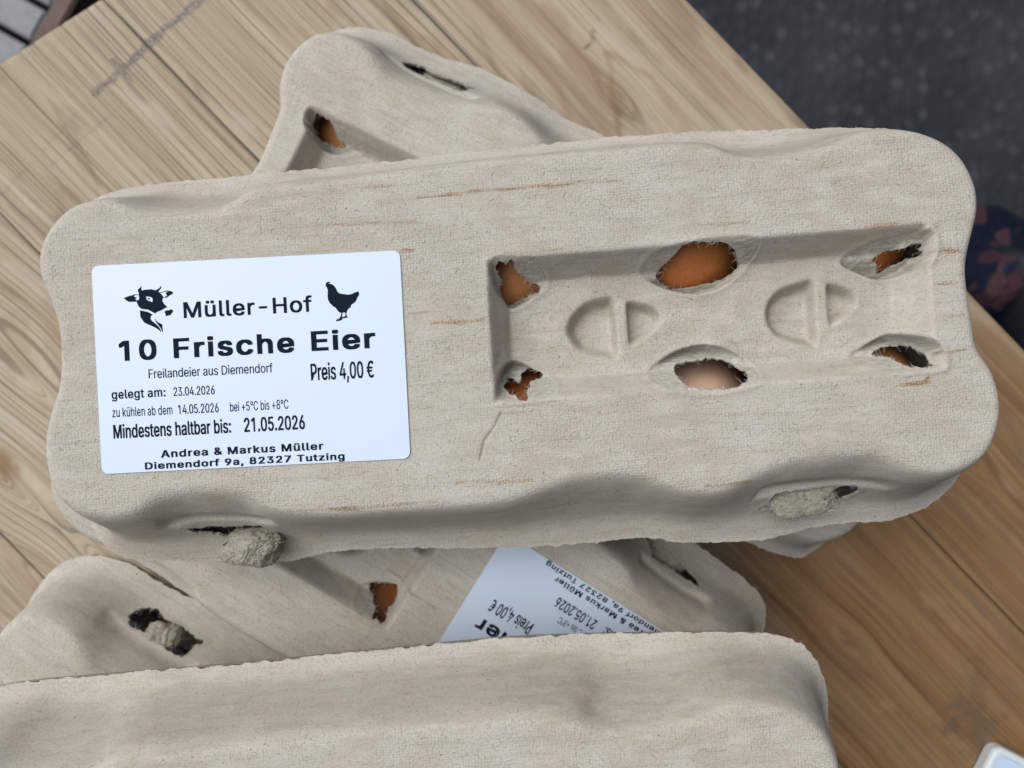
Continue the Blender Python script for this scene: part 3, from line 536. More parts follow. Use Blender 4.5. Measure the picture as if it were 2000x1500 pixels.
def make_lid(h, streaks, seed):
    xs, ys, X, Y, Z, dom, torn, hole = lid_fields(h)
    nx, ny = X.shape
    crack = np.zeros(X.shape)
    stain = np.zeros(X.shape)
    if streaks:
        for a, b in zip(CREASE[:-1], CREASE[1:]):
            d, _ = capsule(X, Y, *a, *b)
            crack = np.maximum(crack, 0.8 * sstep((0.42 - d + 0.1 * vnoise(X, Y, 1.0, 3)) / 0.3))
        Z = Z - 0.25 * crack
        power = [0.95, .45, .45, .35, .6, .35, .75, .6, .5, .25, .6, .6, .4, .8, .85, .75, .7, .95, .3, .5, .95, .9, .55, .3, .4, .4, .25]
        for s_, pw in zip(STREAKS, power):
            d, t = capsule(X, Y + 0.35 * vnoise(X, Y, 7, 51), *s_)
            wd = (0.45 + 0.28 * vnoise(X, Y, 5, 52)) * (0.6 + 0.4 * np.sin(np.pi * np.clip(t, 0.05, 0.95)))
            f = sstep((wd + 0.25 - d) / 0.45) * np.clip(0.75 + 0.7 * vnoise(X, Y, 4.0, 53), 0.1, 1)
            stain = np.maximum(stain, pw * f)
        d, _ = capsule(X, Y, 106.2, -17.2, 107.0, -16.2); stain = np.maximum(stain, sstep((0.9 - d + 0.3 * vnoise(X, Y, .8, 4)) / 0.5))
    else:
        g = np.random.default_rng(seed)
        for i in range(12):
            x0 = g.uniform(-110, 100); y0 = g.uniform(-38, 44); L = g.uniform(4, 25)
            d, t = capsule(X, Y, x0, y0, x0 + L, y0 + g.uniform(-.4, .4))
            stain = np.maximum(stain, g.uniform(.2, .7) * sstep((0.6 - d) / 0.5) * np.clip(0.7 + 0.7 * vnoise(X, Y, 4.0, 53), 0, 1))
    gx, gy = np.gradient(dom, h)
    idx = np.arange(nx * ny).reshape(nx, ny)
    cen = 0.25 * (dom[:-1, :-1] + dom[1:, :-1] + dom[:-1, 1:] + dom[1:, 1:])
    keep = cen < 0
    q = np.stack([idx[:-1, :-1], idx[1:, :-1], idx[1:, 1:], idx[:-1, 1:]], -1)[keep]
    # border edges
    e = np.concatenate([q[:, [0, 1]], q[:, [1, 2]], q[:, [2, 3]], q[:, [3, 0]]])
    key = np.sort(e, 1); kk = key[:, 0].astype(np.int64) * (nx * ny) + key[:, 1]
    u, inv, cnt = np.unique(kk, return_inverse=True, return_counts=True)
    be = e[cnt[inv] == 1]
    bv = np.unique(be)
    xf, yf, zf = X.ravel().copy(), Y.ravel().copy(), Z.ravel().copy()
    g2 = (gx ** 2 + gy ** 2).ravel()[bv]
    stp = np.clip(dom.ravel()[bv] / np.maximum(g2, 0.25), -0.7 * h, 0.7 * h)
    xf[bv] -= stp * gx.ravel()[bv]; yf[bv] -= stp * gy.ravel()[bv]
    zf[bv] = bilin(Z, xs[0], ys[0], h, xf[bv], yf[bv])
    zx, zy = np.gradient(Z, h)
    nl = np.sqrt(zx ** 2 + zy ** 2 + 1)
    N = np.stack([-zx / nl, -zy / nl, 1 / nl], -1).reshape(-1, 3)
    th = 1.35 - 0.85 * torn.ravel()
    used = np.unique(q)
    remap = -np.ones(nx * ny, np.int64); remap[used] = np.arange(len(used))
    top = np.stack([xf, yf, zf], 1)[used]
    bot = top - N[used] * th[used][:, None]
    q = remap[q]; be = remap[be]
    m = len(used)
    qb = q[:, ::-1] + m
    rv, rinv = np.unique(be, return_inverse=True)                  # the cut edge keeps its own vertices, so it shades crisply
    rb = rinv.reshape(be.shape) + 2 * m; k_ = len(rv)
    rim = np.stack([rb[:, 1], rb[:, 0], rb[:, 0] + k_, rb[:, 1] + k_], 1)
    verts = np.concatenate([top, bot, top[rv], bot[rv]]); quads = np.concatenate([q, qb, rim])
    rim_torn = (torn.ravel()[used][be[:, 0]] > 0.3)
    qm = np.concatenate([np.zeros(2 * len(q), int), np.where(rim_torn, 3, 1)])
    zof = lambda a, b: float(bilin(Z, xs[0], ys[0], h, np.array([a]), np.array([b]))[0])
    at = [np.concatenate([f.ravel()[used]] * 2 + [f.ravel()[used][rv]] * 2) for f in (stain, torn, crack)]
    # loose fibres: on the faces, along the cut rim and round the torn windows
    bpts = top[np.unique(be)][:, :2]
    near = hole[np.clip(((bpts[:, 0] - xs[0]) / h).astype(int), 0, nx - 1), np.clip(((bpts[:, 1] - ys[0]) / h).astype(int), 0, ny - 1)] < 3
    fac = np.stack([X.ravel(), Y.ravel()], 1)[(dom.ravel() < -2)]
    extra = [(fac, 1300, .4, 2.2, .036, 2, 0.02, 0.01), (fac, 260, .6, 2.0, .035, 4, 0.04, 0.1), (bpts[~near], 230, .6, 2.2, .035, 4, -0.5, 0.25), (bpts[near], 700, .5, 2.1, .05, 4, -0.2, 0.5)]
    vs, qs, ms = [verts], [quads], [qm]
    tot = len(verts)
    for i, (pp, n_, l0, l1, r_, mt, lf, ar) in enumerate(extra):
        v2, f2 = hair_tubes(pp, zof, n_, l0, l1, r_, seed + i, lift=lf, arch=ar)
        vs.append(v2); qs.append(f2 + tot); ms.append(np.full(len(f2), mt)); tot += len(v2)
    verts = np.concatenate(vs); quads = np.concatenate(qs); qm = np.concatenate(ms)
    me = mesh_np('lid', verts * MM, quads, qmat=qm)
    for nm, a in zip(('stain', 'torn', 'crack'), at):
        fattr(me, nm, np.concatenate([a, np.zeros(tot - len(a))]))
    for mt in (M_PULP, M_EDGE, M_HAIR, M_PULP_TAB, M_FUZZ): me.materials.append(mt)
    return me

def make_base():
    N = 320
    c = RIM_C
    seg = np.r_[0, np.cumsum(np.hypot(*np.diff(np.vstack([c, c[:1]]), axis=0).T))]
    s = np.linspace(0, seg[-1], N, endpoint=False)
    cc = np.vstack([c, c[:1]])
    px = np.interp(s, seg, cc[:, 0]); py = np.interp(s, seg, cc[:, 1])
    tx, ty = np.roll(px, -1) - np.roll(px, 1), np.roll(py, -1) - np.roll(py, 1)
    l = np.hypot(tx, ty); nx, ny = ty / l, -tx / l
    cx = sdf(px + nx * 2, py + ny * 2, c)
    sg = np.where(cx < 0, 1, -1)                                   # towards the inside
    rings = [(34.4, 0.7), (33.6, 0.5), (33.4, 1.5), (33.0, 4.5), (24, 8.0), (12, 13.0), (4, 18.0), (2, 22.0)]
    V = []
    for z, ins in rings:
        cup = 0 if ins < 3 else 2.4 * np.cos(2 * np.pi * px / 50.0) * (1 - z / 36.0)
        k = (ins - cup) * sg
        V.append(np.stack([px + nx * k, py + ny * k, np.full(N, z)], 1))
    # egg cups of the floor
    n_r = len(rings)
    V = np.concatenate(V)
    cen = len(V)
    V = np.vstack([V, [[0, 4, 2.0]]])
    Q = []
    for r in range(n_r - 1):
        for i in range(N):
            j = (i + 1) % N
            Q.append((r * N + i, r * N + j, (r + 1) * N + j, (r + 1) * N + i))
    T = [((n_r - 1) * N + i, (n_r - 1) * N + (i + 1) % N, cen) for i in range(N)]
    me = mesh_np('base', V * MM, np.array(Q), np.array(T))
    for nm in ('stain', 'torn', 'crack'): fattr(me, nm, np.zeros(len(V)))
    me.materials.append(M_PULP)
    return me

def make_tab(sx, sy, sz, seed, ribs=0.0, flakes=5):
    """fibrous moulded tongue that sticks out of a closing slot"""
    nu, nv = 120, 70
    V, Q = [], []
    f = lambda c, p: math.copysign(abs(c) ** p, c)
    for j in range(nv + 1):
        v = -math.pi / 2 + math.pi * j / nv
        for i in range(nu):
            u = 2 * math.pi * i / nu
            V.append((f(math.cos(v), .8) * f(math.cos(u), .8), f(math.cos(v), .8) * f(math.sin(u), .8), f(math.sin(v), .8)))
    V = np.array(V)
    P = V * np.array([sx, sy, sz]) / 2
    def n3(s, k):
        return (vnoise(P[:, 0] + .6 * P[:, 2], P[:, 1] + .5 * P[:, 2], s, seed + k) + vnoise(P[:, 0] - .5 * P[:, 1], P[:, 2] * 1.2 + 3, s, seed + k + 40)) * .6
    d = 1 + 0.22 * n3(5.0, 1) + 0.11 * n3(3.0, 2) - 0.03 * np.abs(n3(1.3, 3)) + 0.03 * n3(0.6, 4) + 0.05 * n3(0.3, 5)
    if ribs: d = d + ribs * np.sin(P[:, 0] * 2.6 + 1.2 * n3(4, 6))
    P = P * d[:, None]
    for j in range(nv):
        for i in range(nu):
            k = (i + 1) % nu
            Q.append((j * nu + i, j * nu + k, (j + 1) * nu + k, (j + 1) * nu + i))
    g = np.random.default_rng(seed)
    # torn flakes of pulp peeling off its upper side
    FV, FQ, fb = [], [], len(P)
    for i in range(flakes):
        m = 9
        a0, a1 = np.meshgrid(np.linspace(-1, 1, m), np.linspace(-1, 1, m), indexing='ij')
        w_ = g.uniform(2.0, 3.8); l_ = g.uniform(1.4, 2.6)
        fx = a0 * w_ + .6 * vnoise(a0 * 3 + i * 7, a1 * 3, 1.0, seed + i); fy = a1 * l_ + .6 * vnoise(a0 * 3, a1 * 3 + i * 5, 1.0, seed + i + 9)
        fz = .5 * vnoise(a0 * 2 + i, a1 * 2, 1.0, seed + i + 20) + .35 * (a0 ** 2) * g.uniform(-1, 1.6) + .5 * a1 * g.uniform(-1, 1)
        th = g.uniform(-.7, .7)
        cx = g.uniform(-.5, .5) * sx; cy = sy * g.uniform(.05, .5); cz = sz * g.uniform(.25, .5)
        G = np.stack([cx + fx * math.cos(th) - fy * math.sin(th), cy + fx * math.sin(th) + fy * math.cos(th), cz + fz], -1).reshape(-1, 3)
        I = np.arange(m * m).reshape(m, m) + fb
        keep = np.ones((m - 1, m - 1), bool)
        for q_ in ((0, 0), (0, -1), (-1, 0), (-1, -1)):
            keep[q_] = False
        keep &= ~((g.uniform(0, 1, keep.shape) < .35) & ((np.abs(np.arange(m - 1) - 3.5) > 3)[:, None] | (np.abs(np.arange(m - 1) - 3.5) > 3)[None, :]))
        t_ = np.stack([I[:-1, :-1], I[1:, :-1], I[1:, 1:], I[:-1, 1:]], -1)[keep]
        FV.append(G); FQ += [tuple(r_) for r_ in t_.tolist()]
        G2 = G - np.array([0, 0, .3]); FV.append(G2)
        FQ += [tuple(v_ + m * m for v_ in r_[::-1]) for r_ in t_.tolist()]
        fb += 2 * m * m
    if FV:
        P = np.vstack([P] + FV); Q += FQ
    # loose fibres standing off the lump
    HV, HQ, base = [], [], len(P)
    for i in range(320):
        p = P[g.integers(len(P))]; dr = p / max(np.linalg.norm(p), .1); t = g.normal(0, 1, 3); dr = dr * .35 + t * .5
        L = g.uniform(.6, 2.6); b = g.normal(0, .6, 3); r = 0.055
        for k in range(4):
            q = p + dr * L * k / 3 + b * (k / 3) ** 2 * L * .4; rr = r * (1 - .2 * k)
            HV += [q + (rr, 0, 0), q + (-rr * .5, rr * .86, 0), q + (-rr * .5, -rr * .86, rr)]
        for k in range(3):
            for s_ in range(3):
                w2 = (s_ + 1) % 3
                HQ.append((base + k * 3 + s_, base + k * 3 + w2, base + k * 3 + 3 + w2, base + k * 3 + 3 + s_))
        base += 12
    nq = len(Q)
    me = mesh_np('closing_tab', np.vstack([P, np.array(HV)]) * MM, np.array(Q + HQ), qmat=np.r_[np.zeros(nq, int), np.ones(len(HQ), int)])
    for nm, val in (('stain', 0), ('torn', 1.0), ('crack', 0)): fattr(me, nm, np.full(len(P) + len(HV), val))
    me.materials.append(M_PULP_TAB); me.materials.append(M_FUZZ)
    return me

# ---- printed label
LW, LH = 81.5, 55.0
def make_label_paper():
    r = 1.9; pts = []
    for cx, cy, a0 in ((LW - r, LH - r, 0), (r, LH - r, 90), (r, r, 180), (LW - r, r, 270)):
        for k in range(9):
            a = R(a0 + 90 * k / 8); pts.append((cx + r * math.cos(a), cy + r * math.sin(a)))
    n = len(pts)
    bm = bmesh.new()
    t = [bm.verts.new((x * MM, y * MM, 0.14 * MM)) for x, y in pts]
    b = [bm.verts.new((x * MM, y * MM, 0)) for x, y in pts]
    bm.faces.new(t); bm.faces.new(b[::-1])
    for i in range(n):
        bm.faces.new((b[i], b[(i + 1) % n], t[(i + 1) % n], t[i]))
    me = bpy.data.meshes.new('price_label'); bm.to_mesh(me); bm.free()
    me.materials.append(M_PAPER)
    return me

def poly_area(p):
    return 0.5 * sum(p[i - 1][0] * p[i][1] - p[i][0] * p[i - 1][1] for i in range(len(p)))

def glyph_tris(ch):
    """triangulated letter: each solid outline with the counters that lie inside it"""
    adv, conts = GLYPH[ch]
    if ch == '1': conts = conts[1:]
    solid = [p for p in conts if poly_area(p) < 0]; holes = [p for p in conts if poly_area(p) > 0]
    V, F = [], []
    for p in solid:
        xs = [q[0] for q in p]; ys = [q[1] for q in p]
        inner = [h for h in holes if min(xs) <= h[0][0] <= max(xs) and min(ys) <= h[0][1] <= max(ys)]
        loops = [[Vector((x, y, 0)) for x, y in l] for l in [p] + inner]
        flat = [v for l in loops for v in l]
        for t in tessellate_polygon(loops): F.append(tuple(i + len(V) for i in t))
        V += [(v.x, v.y) for v in flat]
    return adv, np.array(V), F

def make_lettering():
    # per line: stroke thickening in x and y (mm) and letter spacing
    style = [(.26, .16, 30), (.62, .34, 60), (.62, .34, 60), (.62, .34, 50), (.05, .03, 0), (.16, .12, 0), (.12, .10, 25), (.07, .05, 0), (.03, .03, 12), (.07, .05, 0), (.03, .03, 0), (.17, .12, 10), (.17, .13, 0), (.26, .12, 60), (.26, .12, 60)]
    V, F = [], []
    tot = 0
    for (body, x0, x1, y0, ch), (bx, by, trk) in zip(TEXT, style):
        pen = 0; vs, fs, n = [], [], 0
        for c in body:
            if c == ' ': pen += SPACE + trk; continue
            adv, v, f = glyph_tris(c)
            vs.append(v + np.array([pen, 0])); fs += [tuple(i + n for i in t) for t in f]; n += len(v)
            pen += adv + trk
        v = np.concatenate(vs)
        lo, hi = v[:, 0].min(), v[:, 0].max()
        X = (v[:, 0] - lo) / (hi - lo) * (x1 - x0 - bx) + x0 + bx / 2
        Y = np.maximum(v[:, 1] / CAP_H * (ch - by) + y0 + by / 2, 0.12)
        k = 0
        for dx in (-.5, -.17, .17, .5):
            for dy in ((-.5, .5) if by > .06 else (0,)):
                V.append(np.stack([X + dx * bx, np.maximum(Y + dy * by, 0.1), np.full(len(X), 0.004 * k)], 1))
                F += [tuple(i + tot for i in t) for t in fs]
                tot += len(X); k += 1
    V = np.concatenate(V)
    me = bpy.data.meshes.new('lettering')
    me.from_pydata((V * MM).tolist(), [], F)
    me.materials.append(M_INK)
    return me

def make_mark(name, shapes):
    """printed emblem: solid outlines, each with its own openings"""
    V, F = [], []
    for sh in shapes:
        loops = [[Vector((x, y, 0)) for x, y in l] for l in sh]
        for t in tessellate_polygon(loops): F.append(tuple(i + len(V) for i in t))
        V += [tuple(v * MM) for l in loops for v in l]
    me = bpy.data.meshes.new(name); me.from_pydata(V, [], F); me.materials.append(M_INK)
    return me

# ------------------------------------------------------------------ table
def w_at(px, py, z):          # photo measurement -> place on the level z (mm)
    d = CAM_H * 1000 - z
    return np.array([(px - 1000) * d / 1500, (750 - py) * d / 1500])

G_ANG = R(-46.0)
g_dir = np.array([math.cos(G_ANG), math.sin(G_ANG)])        # along the boards
n_dir = np.array([-math.sin(G_ANG), math.cos(G_ANG)])       # across, towards the upper right
corner_edge_c = float(np.array([75.9, 167.5]) @ n_dir)      # the long right-hand edge
e0 = np.array([-223, 140.7]); e1 = np.array([-181, 167.5])  # the sawn end
e_dir = (e1 - e0) / np.linalg.norm(e1 - e0)

def mat_wood():
    n = NT('weathered_pine')
    gr = n.attr('grain', 'Vector')
    orange = n.attr('raw_shade'); ink = n.attr('ink'); grime = n.attr('grime'); knot = n.attr('knot')
    f1 = n.noise(n.n('Mapping', {'Vector': gr, 'Scale': (0.16, 0.004, 1.0)}), 1.0, 2, 0.5)
    f2 = n.noise(n.n('Mapping', {'Vector': gr, 'Scale': (0.75, 0.008, 1.0)}), 1.0, 3, 0.6)
    f3 = n.noise(n.n('Mapping', {'Vector': gr, 'Scale': (3.2, 0.03, 1.0)}), 1.0, 3, 0.6)
    blot = n.noise(n.n('Mapping', {'Vector': gr, 'Scale': (0.03, 0.010, 1.0)}), 1.0, 4, 0.6)
    f = n.math('ADD', n.math('MULTIPLY', f1, 0.34), n.math('MULTIPLY', f2, 0.34))
    f = n.math('ADD', f, n.math('MULTIPLY', f3, 0.20))
    f = n.math('ADD', f, n.math('MULTIPLY', blot, 0.24))
    grey = n.ramp(f, [(0.36, (0.135, 0.088, 0.055)), (0.46, (0.245, 0.178, 0.113)), (0.54, (0.345, 0.268, 0.178)), (0.66, (0.425, 0.35, 0.25))])
    warm = n.ramp(f, [(0.36, (0.085, 0.038, 0.014)), (0.47, (0.16, 0.08, 0.032)), (0.56, (0.22, 0.12, 0.051)), (0.68, (0.28, 0.168, 0.08))])  # bare orange wood, toned down to carry the shade at the lower right
    c = n.mix(orange, grey, warm)
    line = n.step(n.noise(n.n('Mapping', {'Vector': gr, 'Scale': (1.1, 0.006, 2.0)}), 1.0, 2, 0.5), 0.40, 0.31)
    gu = n.n('SeparateXYZ', {0: gr})
    sn = n.math('SINE', n.math('ADD', n.math('MULTIPLY', gu.outputs[0], 2 * math.pi / 4.4), n.math('MULTIPLY', f1, 9.0)))
    ridge = n.math('MULTIPLY', n.step(sn, 0.55, 0.98), n.step(blot, 0.36, 0.58))
    c = n.mix(n.math('MULTIPLY', line, n.math('MULTIPLY_ADD', n.attr('lines'), 0.5, 0.10)), c, (0.12, 0.09, 0.065))
    c = n.mix(n.math('MULTIPLY', ridge, n.math('MULTIPLY_ADD', n.attr('lines'), 0.55, 0.05)), c, (0.10, 0.085, 0.065))
    big = n.noise(n.n('Mapping', {'Vector': gr, 'Scale': (0.055, 0.013, 1.0), 'Location': (3, 1, 0)}), 1.0, 3, 0.6, 0.8)
    c = n.mix(n.math('MULTIPLY', n.step(big, 0.55, 0.70), 0.5), c, (0.16, 0.095, 0.055))
    c = n.mix(n.math('MULTIPLY', n.step(big, 0.44, 0.30), 0.45), c, n.mix(orange, (0.43, 0.375, 0.30), (0.33, 0.21, 0.115)))
    c = n.mix(n.math('MULTIPLY', knot, 0.8), c, (0.20, 0.105, 0.045))
    c = n.mix(grime, c, (0.085, 0.065, 0.045))
    spk = n.noise(n.obj(), 330, 3, 0.6)
    c = n.mix(n.math('MULTIPLY', n.step(spk, 0.70, 0.80), 0.5), c, (0.13, 0.10, 0.075))
    hatch = n.noise(n.n('Mapping', {'Vector': gr, 'Scale': (2.0, 0.5, 1.0)}), 1.0, 2, 0.6)
    c = n.mix(n.math('MULTIPLY', ink, n.step(hatch, 0.30, 0.60)), c, (0.085, 0.075, 0.075))
    nrm = n.bump(n.math('ADD', f2, n.math('MULTIPLY', f3, 0.6)), 0.5, 0.0005)
    return n.out(c, 0.62, nrm, 0.25)

def make_table():
    h = 1.0
    # grid in board coordinates: a along, c across
    c1 = corner_edge_c
    # boards listed from the right edge towards the left: width in mm
    widths = [86, 97, 97, 97, 97, 60]
    V, Q, A = [], [], {k: [] for k in ('gr', 'raw_shade', 'ink', 'grime', 'knot', 'lines')}
    tot = 0
    knots = []
    for (px, py, rad, st) in ((4, 905, 9, 1.0), (1205, 190, 3, .5), (1880, 890, 3.2, 1.0), (85, 1155, 7, .35), (40, 700, 10, .3), (225, 1100, 6, .4), (1655, 1250, 3, .5)):
        p = w_at(px, py, 0); knots.append((p @ g_dir, p @ n_dir, rad, st))
    for b, wd in enumerate(widths):
        c0 = c1 - wd + 0.4
        cs = np.concatenate([[c0, c0 + 0.35], np.arange(c0 + 1, c1 - 0.6, h), [c1 - 0.35, c1]])
        # sawn end: points where the board line meets the end edge
        al = np.array([-330.0 for _ in cs])
        for i, c in enumerate(cs):
            # e0 + t e_dir has across coordinate c
            t = (c - e0 @ n_dir) / (e_dir @ n_dir)
            al[i] = (e0 + t * e_dir) @ g_dir
        a_end = 330.0
        nA = 560
        tt = np.linspace(0, 1, nA) ** 1.0
        Aa = al[:, None] + (a_end - al)[:, None] * tt[None, :]
        Cc = np.repeat(cs[:, None], nA, 1)
        Xw = Aa * g_dir[0] + Cc * n_dir[0]; Yw = Aa * g_dir[1] + Cc * n_dir[1]
        z = 0.25 * fbm(Cc * 4, Aa * 0.25, 16, 60 + b, 3)
        edge = np.minimum(Cc - c0, c1 - Cc)
        z -= 0.35 * np.exp(-edge / 0.4)
        z -= 1.0 * np.exp(-(Aa - al[:, None]) / 1.2) 
        # growth-ring coordinate, bent round the knots
        calm = 0.45 + 0.55 * sstep((Xw - 1.0 * Yw + 60) / 160)
        u = Cc + calm * (8 * fbm(Aa, Cc * 1.4, 190, 70 + b, 2) + 1.6 * fbm(Aa, Cc * 2, 55, 80 + b, 2))
        kn = np.zeros_like(u)
        for (ka, kc, rad, st) in knots:
            da, dc = (Aa - ka), (Cc - kc)
            g = np.exp(-(da / (rad * 5.0)) ** 2 - (dc / (rad * 3.2)) ** 2)
            u = u + np.sign(dc) * (-g) * rad * 1.6 * (1 - np.exp(-np.abs(dc) / (rad * .4)))
            rr = np.hypot(da * 0.7, dc)
            kn = np.maximum(kn, st * sstep((rad - rr + 1.2 * vnoise(da, dc, 3, 5)) / (rad * .8)))
        for s_, wd_, st in (((1178, 112, 1200, 180), 3.0, .7), ((1200, 180, 1216, 262), 2.4, .8), ((1186, 110, 1262, 150), 2.6, .45), ((1262, 150, 1345, 245), 1.8, .4), ((1055, 20, 1120, 110), 6, .35), ((1120, 110, 1180, 200), 8, .4), ((1150, 190, 1195, 262), 9, .35), ((960, 30, 1085, 160), 2.5, .4), ((1085, 160, 1130, 260), 2.5, .35), ((1270, 20, 1560, 280), 1.2, .35), ((95, 600, 150, 780), 6, .3), ((20, 620, 90, 800), 5, .25), ((640, 20, 800, 110), 3, .3), ((800, 60, 930, 150), 4, .3)):
            p0 = w_at(s_[0], s_[1], 0); p1 = w_at(s_[2], s_[3], 0)
            d, _ = capsule(Xw + 3 * fbm(Xw, Yw, 14, 16, 2), Yw + 3 * fbm(Xw, Yw, 14, 17, 2), *p0, *p1)
            kn = np.maximum(kn, st * sstep((wd_ * (1 + .5 * vnoise(Aa * .3, Cc, 6, 18)) - d) / (wd_ * .9)))
        # raw orange wood lower right with its shade painted in, weathered grey elsewhere
        gl0 = np.exp(-((Xw + 215) / 60) ** 2)
        raw_shade = 0.12 + 0.88 * sstep((Xw * 0.75 - Yw * 0.66 - 40 + 70 * fbm(Aa * 0.4, Cc, 60, 90, 3)) / 150) - 0.1 * gl0
        gl = np.maximum(0, 1 - np.hypot(Xw + 205, Yw - 20) / 150)
        ink = np.zeros_like(u)
        for s_, wd_ in (((390, 0, 300, 78), 2.0), ((300, 78, 240, 135), 2.3), ((240, 135, 186, 182), 1.9), ((222, 118, 256, 160), 1.3), ((1158, 62, 1158, 80), 1.3), ((1158, 80, 1142, 93), 1.3)):
            p0 = w_at(s_[0], s_[1], 0); p1 = w_at(s_[2], s_[3], 0)
            d, _ = capsule(Xw, Yw, *p0, *p1)
            ink = np.maximum(ink, 0.8 * sstep((wd_ + 0.8 * vnoise(Xw, Yw, 3, 6) - d) / 1.0))
        for s_ in ((0, 385, 155, 215), (90, 330, 240, 205)):
            p0 = w_at(s_[0], s_[1], 0); p1 = w_at(s_[2], s_[3], 0)
            d, _ = capsule(Xw, Yw, *p0, *p1)
            ink = np.maximum(ink, 0.3 * sstep((0.7 + 0.5 * vnoise(Xw, Yw, 4, 8) - d) / 0.7))
        gm = np.zeros_like(u)
        for (px, py, rad, st) in ((1900, 1420, 15, .6), (1880, 890, 3, .8), (1655, 1255, 4, .45), (1905, 1340, 10, .35), (230, 1150, 6, .3), (1730, 870, 12, .2), (56, 82, 1.6, .8), (1205, 215, 5, .3), (1215, 250, 4, .3)):
            p = w_at(px, py, 0)
            d = np.hypot(Xw - p[0], Yw - p[1])
            gm = np.maximum(gm, st * sstep((rad * (1 + .9 * fbm(Xw, Yw, 6, 7, 3)) - d) / (rad * .8)))
        gm = np.maximum(gm, 0.5 * np.exp(-edge / 0.4))
        ln = sstep(((-Xw - 60) + (Yw - 40) * .6) / 90) + 0.4
        A['gr'].append(np.stack([u, Aa, np.full_like(u, b * 37.0)], -1).reshape(-1, 3))
        for k, f in (('raw_shade', raw_shade), ('ink', ink), ('grime', gm), ('knot', kn), ('lines', np.clip(ln, 0, 1))): A[k].append(f.ravel())
        nc = len(cs)
        top = np.stack([Xw, Yw, z], -1).reshape(-1, 3)
        I = np.arange(nc * nA).reshape(nc, nA) + tot
        Q.append(np.stack([I[:-1, :-1], I[:-1, 1:], I[1:, 1:], I[1:, :-1]], -1).reshape(-1, 4))
        V.append(top); tot += len(top)
        # thickness: side strips and underside
        ring = np.concatenate([I[:, 0], I[-1, 1:], I[-2::-1, -1], I[0, -2:0:-1]])
        loc_r = ring - (tot - len(top))
        low = top[loc_r].copy(); low[:, 2] = -24
        J = np.arange(len(ring)) + tot
        V.append(low); tot += len(low)
        Q.append(np.stack([ring, np.roll(ring, -1), np.roll(J, -1), J], -1)[:, ::-1])
        for k in A:
            A[k].append(A[k][-1][loc_r])
        c1 -= wd
    me = mesh_np('tabletop', np.concatenate(V) * MM, np.concatenate(Q))
    vattr(me, 'grain', np.concatenate(A['gr']))
    for k in ('raw_shade', 'ink', 'grime', 'knot', 'lines'): fattr(me, k, np.concatenate(A[k]))
    me.materials.append(mat_wood())
    return link('wooden_table', me)

def asphalt():
    n = NT('asphalt')
    co = n.obj()
    c = n.ramp(n.noise(co, 7, 5, 0.65), [(0.3, (0.011, 0.013, 0.016)), (0.7, (0.021, 0.024, 0.028))])
    vo = n.n('TexVoronoi', {'Vector': co, 'Scale': 55.0})
    ck = n.n('SeparateColor', {0: vo.outputs['Color']}).outputs[0]
    c = n.mix(n.math('MULTIPLY', n.step(ck, 0.5, 0.95), n.step(vo.outputs['Distance'], 0.75, 0.1)), c, (0.042, 0.045, 0.05))
    c = n.mix(n.math('MULTIPLY', n.step(n.noise(co, 3.0, 4, 0.6), 0.5, 0.7), 0.35), c, (0.05, 0.055, 0.042))
    nrm = n.bump(vo.outputs['Distance'], 0.6, 0.004)
    m = n.out(c, 0.85, nrm, 0.3)
    N = 60
    xs = np.linspace(-4, 4, N)
    X, Y = np.meshgrid(xs, xs, indexing='ij')
    V = np.stack([X, Y, -0.75 + 0.004 * fbm(X, Y, 0.6, 3)], -1).reshape(-1, 3)
    I = np.arange(N * N).reshape(N, N)
    Q = np.stack([I[:-1, :-1], I[1:, :-1], I[1:, 1:], I[:-1, 1:]], -1).reshape(-1, 4)
    o = link('asphalt_ground', mesh_np('asphalt_ground', V, Q), [m])
    return tag(o, kind='structure')
asphalt()
table = make_table()
tag(table, 'weathered pine table of wide boards with a grey pencil stroke near its sawn end', 'table')

# ------------------------------------------------------------------ cartons
lid_fine = make_lid(0.45, True, 101)
lid_std = make_lid(0.7, False, 202)
base_me = make_base()
tab_a = make_tab(17.0, 9.5, 12, 301)
tab_b = make_tab(19.0, 9, 4.5, 311)
tab_c = make_tab(14.0, 9, 10, 321, 0.025, 0)
paper_me = make_label_paper()
letter_me = make_lettering()
cow_me = make_mark('cow_head_emblem', [COW[:2]] + [[p] for p in COW[2:]])
hen_me = make_mark('hen_emblem', [HEN])

def carton(x, y, z, rot, label, lid_me, price=None, tilt=(0, 0), tabs=None):
    t = empty('egg_carton', (x * MM, y * MM, z * MM))
    t.rotation_euler = (R(tilt[0]), R(tilt[1]), R(rot))
    tag(t, label, 'egg carton', 'grey pulp egg cartons on the table')
    link('lid', lid_me, (), t)
    link('base', base_me, (), t)
    for me, (tx, ty, tz, ra) in tabs or ((tab_a, (-82.0, -50.5, 44.5, (18, 0, -6))), (tab_b, (79.5, -49.5, 46.0, (14, 0, 4)))):
        o = link('closing_tab', me, (), t)
        o.location = (tx * MM, ty * MM, tz * MM); o.rotation_euler = [R(a) for a in ra]
    if price:
        lx, ly, lr = price
        p = link('price_label', paper_me, (), t)
        c, s = math.cos(R(lr)), math.sin(R(lr))
        p.location = ((lx - c * LW / 2 + s * LH / 2) * MM, (ly - s * LW / 2 - c * LH / 2) * MM, (Z_TOP + 0.22) * MM)
        p.rotation_euler = (0, 0, R(lr))
        for nm, me in (('lettering', letter_me), ('cow_head_emblem', cow_me), ('hen_emblem', hen_me)):
            o = link(nm, me, (), p); o.location = (0, 0, 0.20 * MM)
    return t

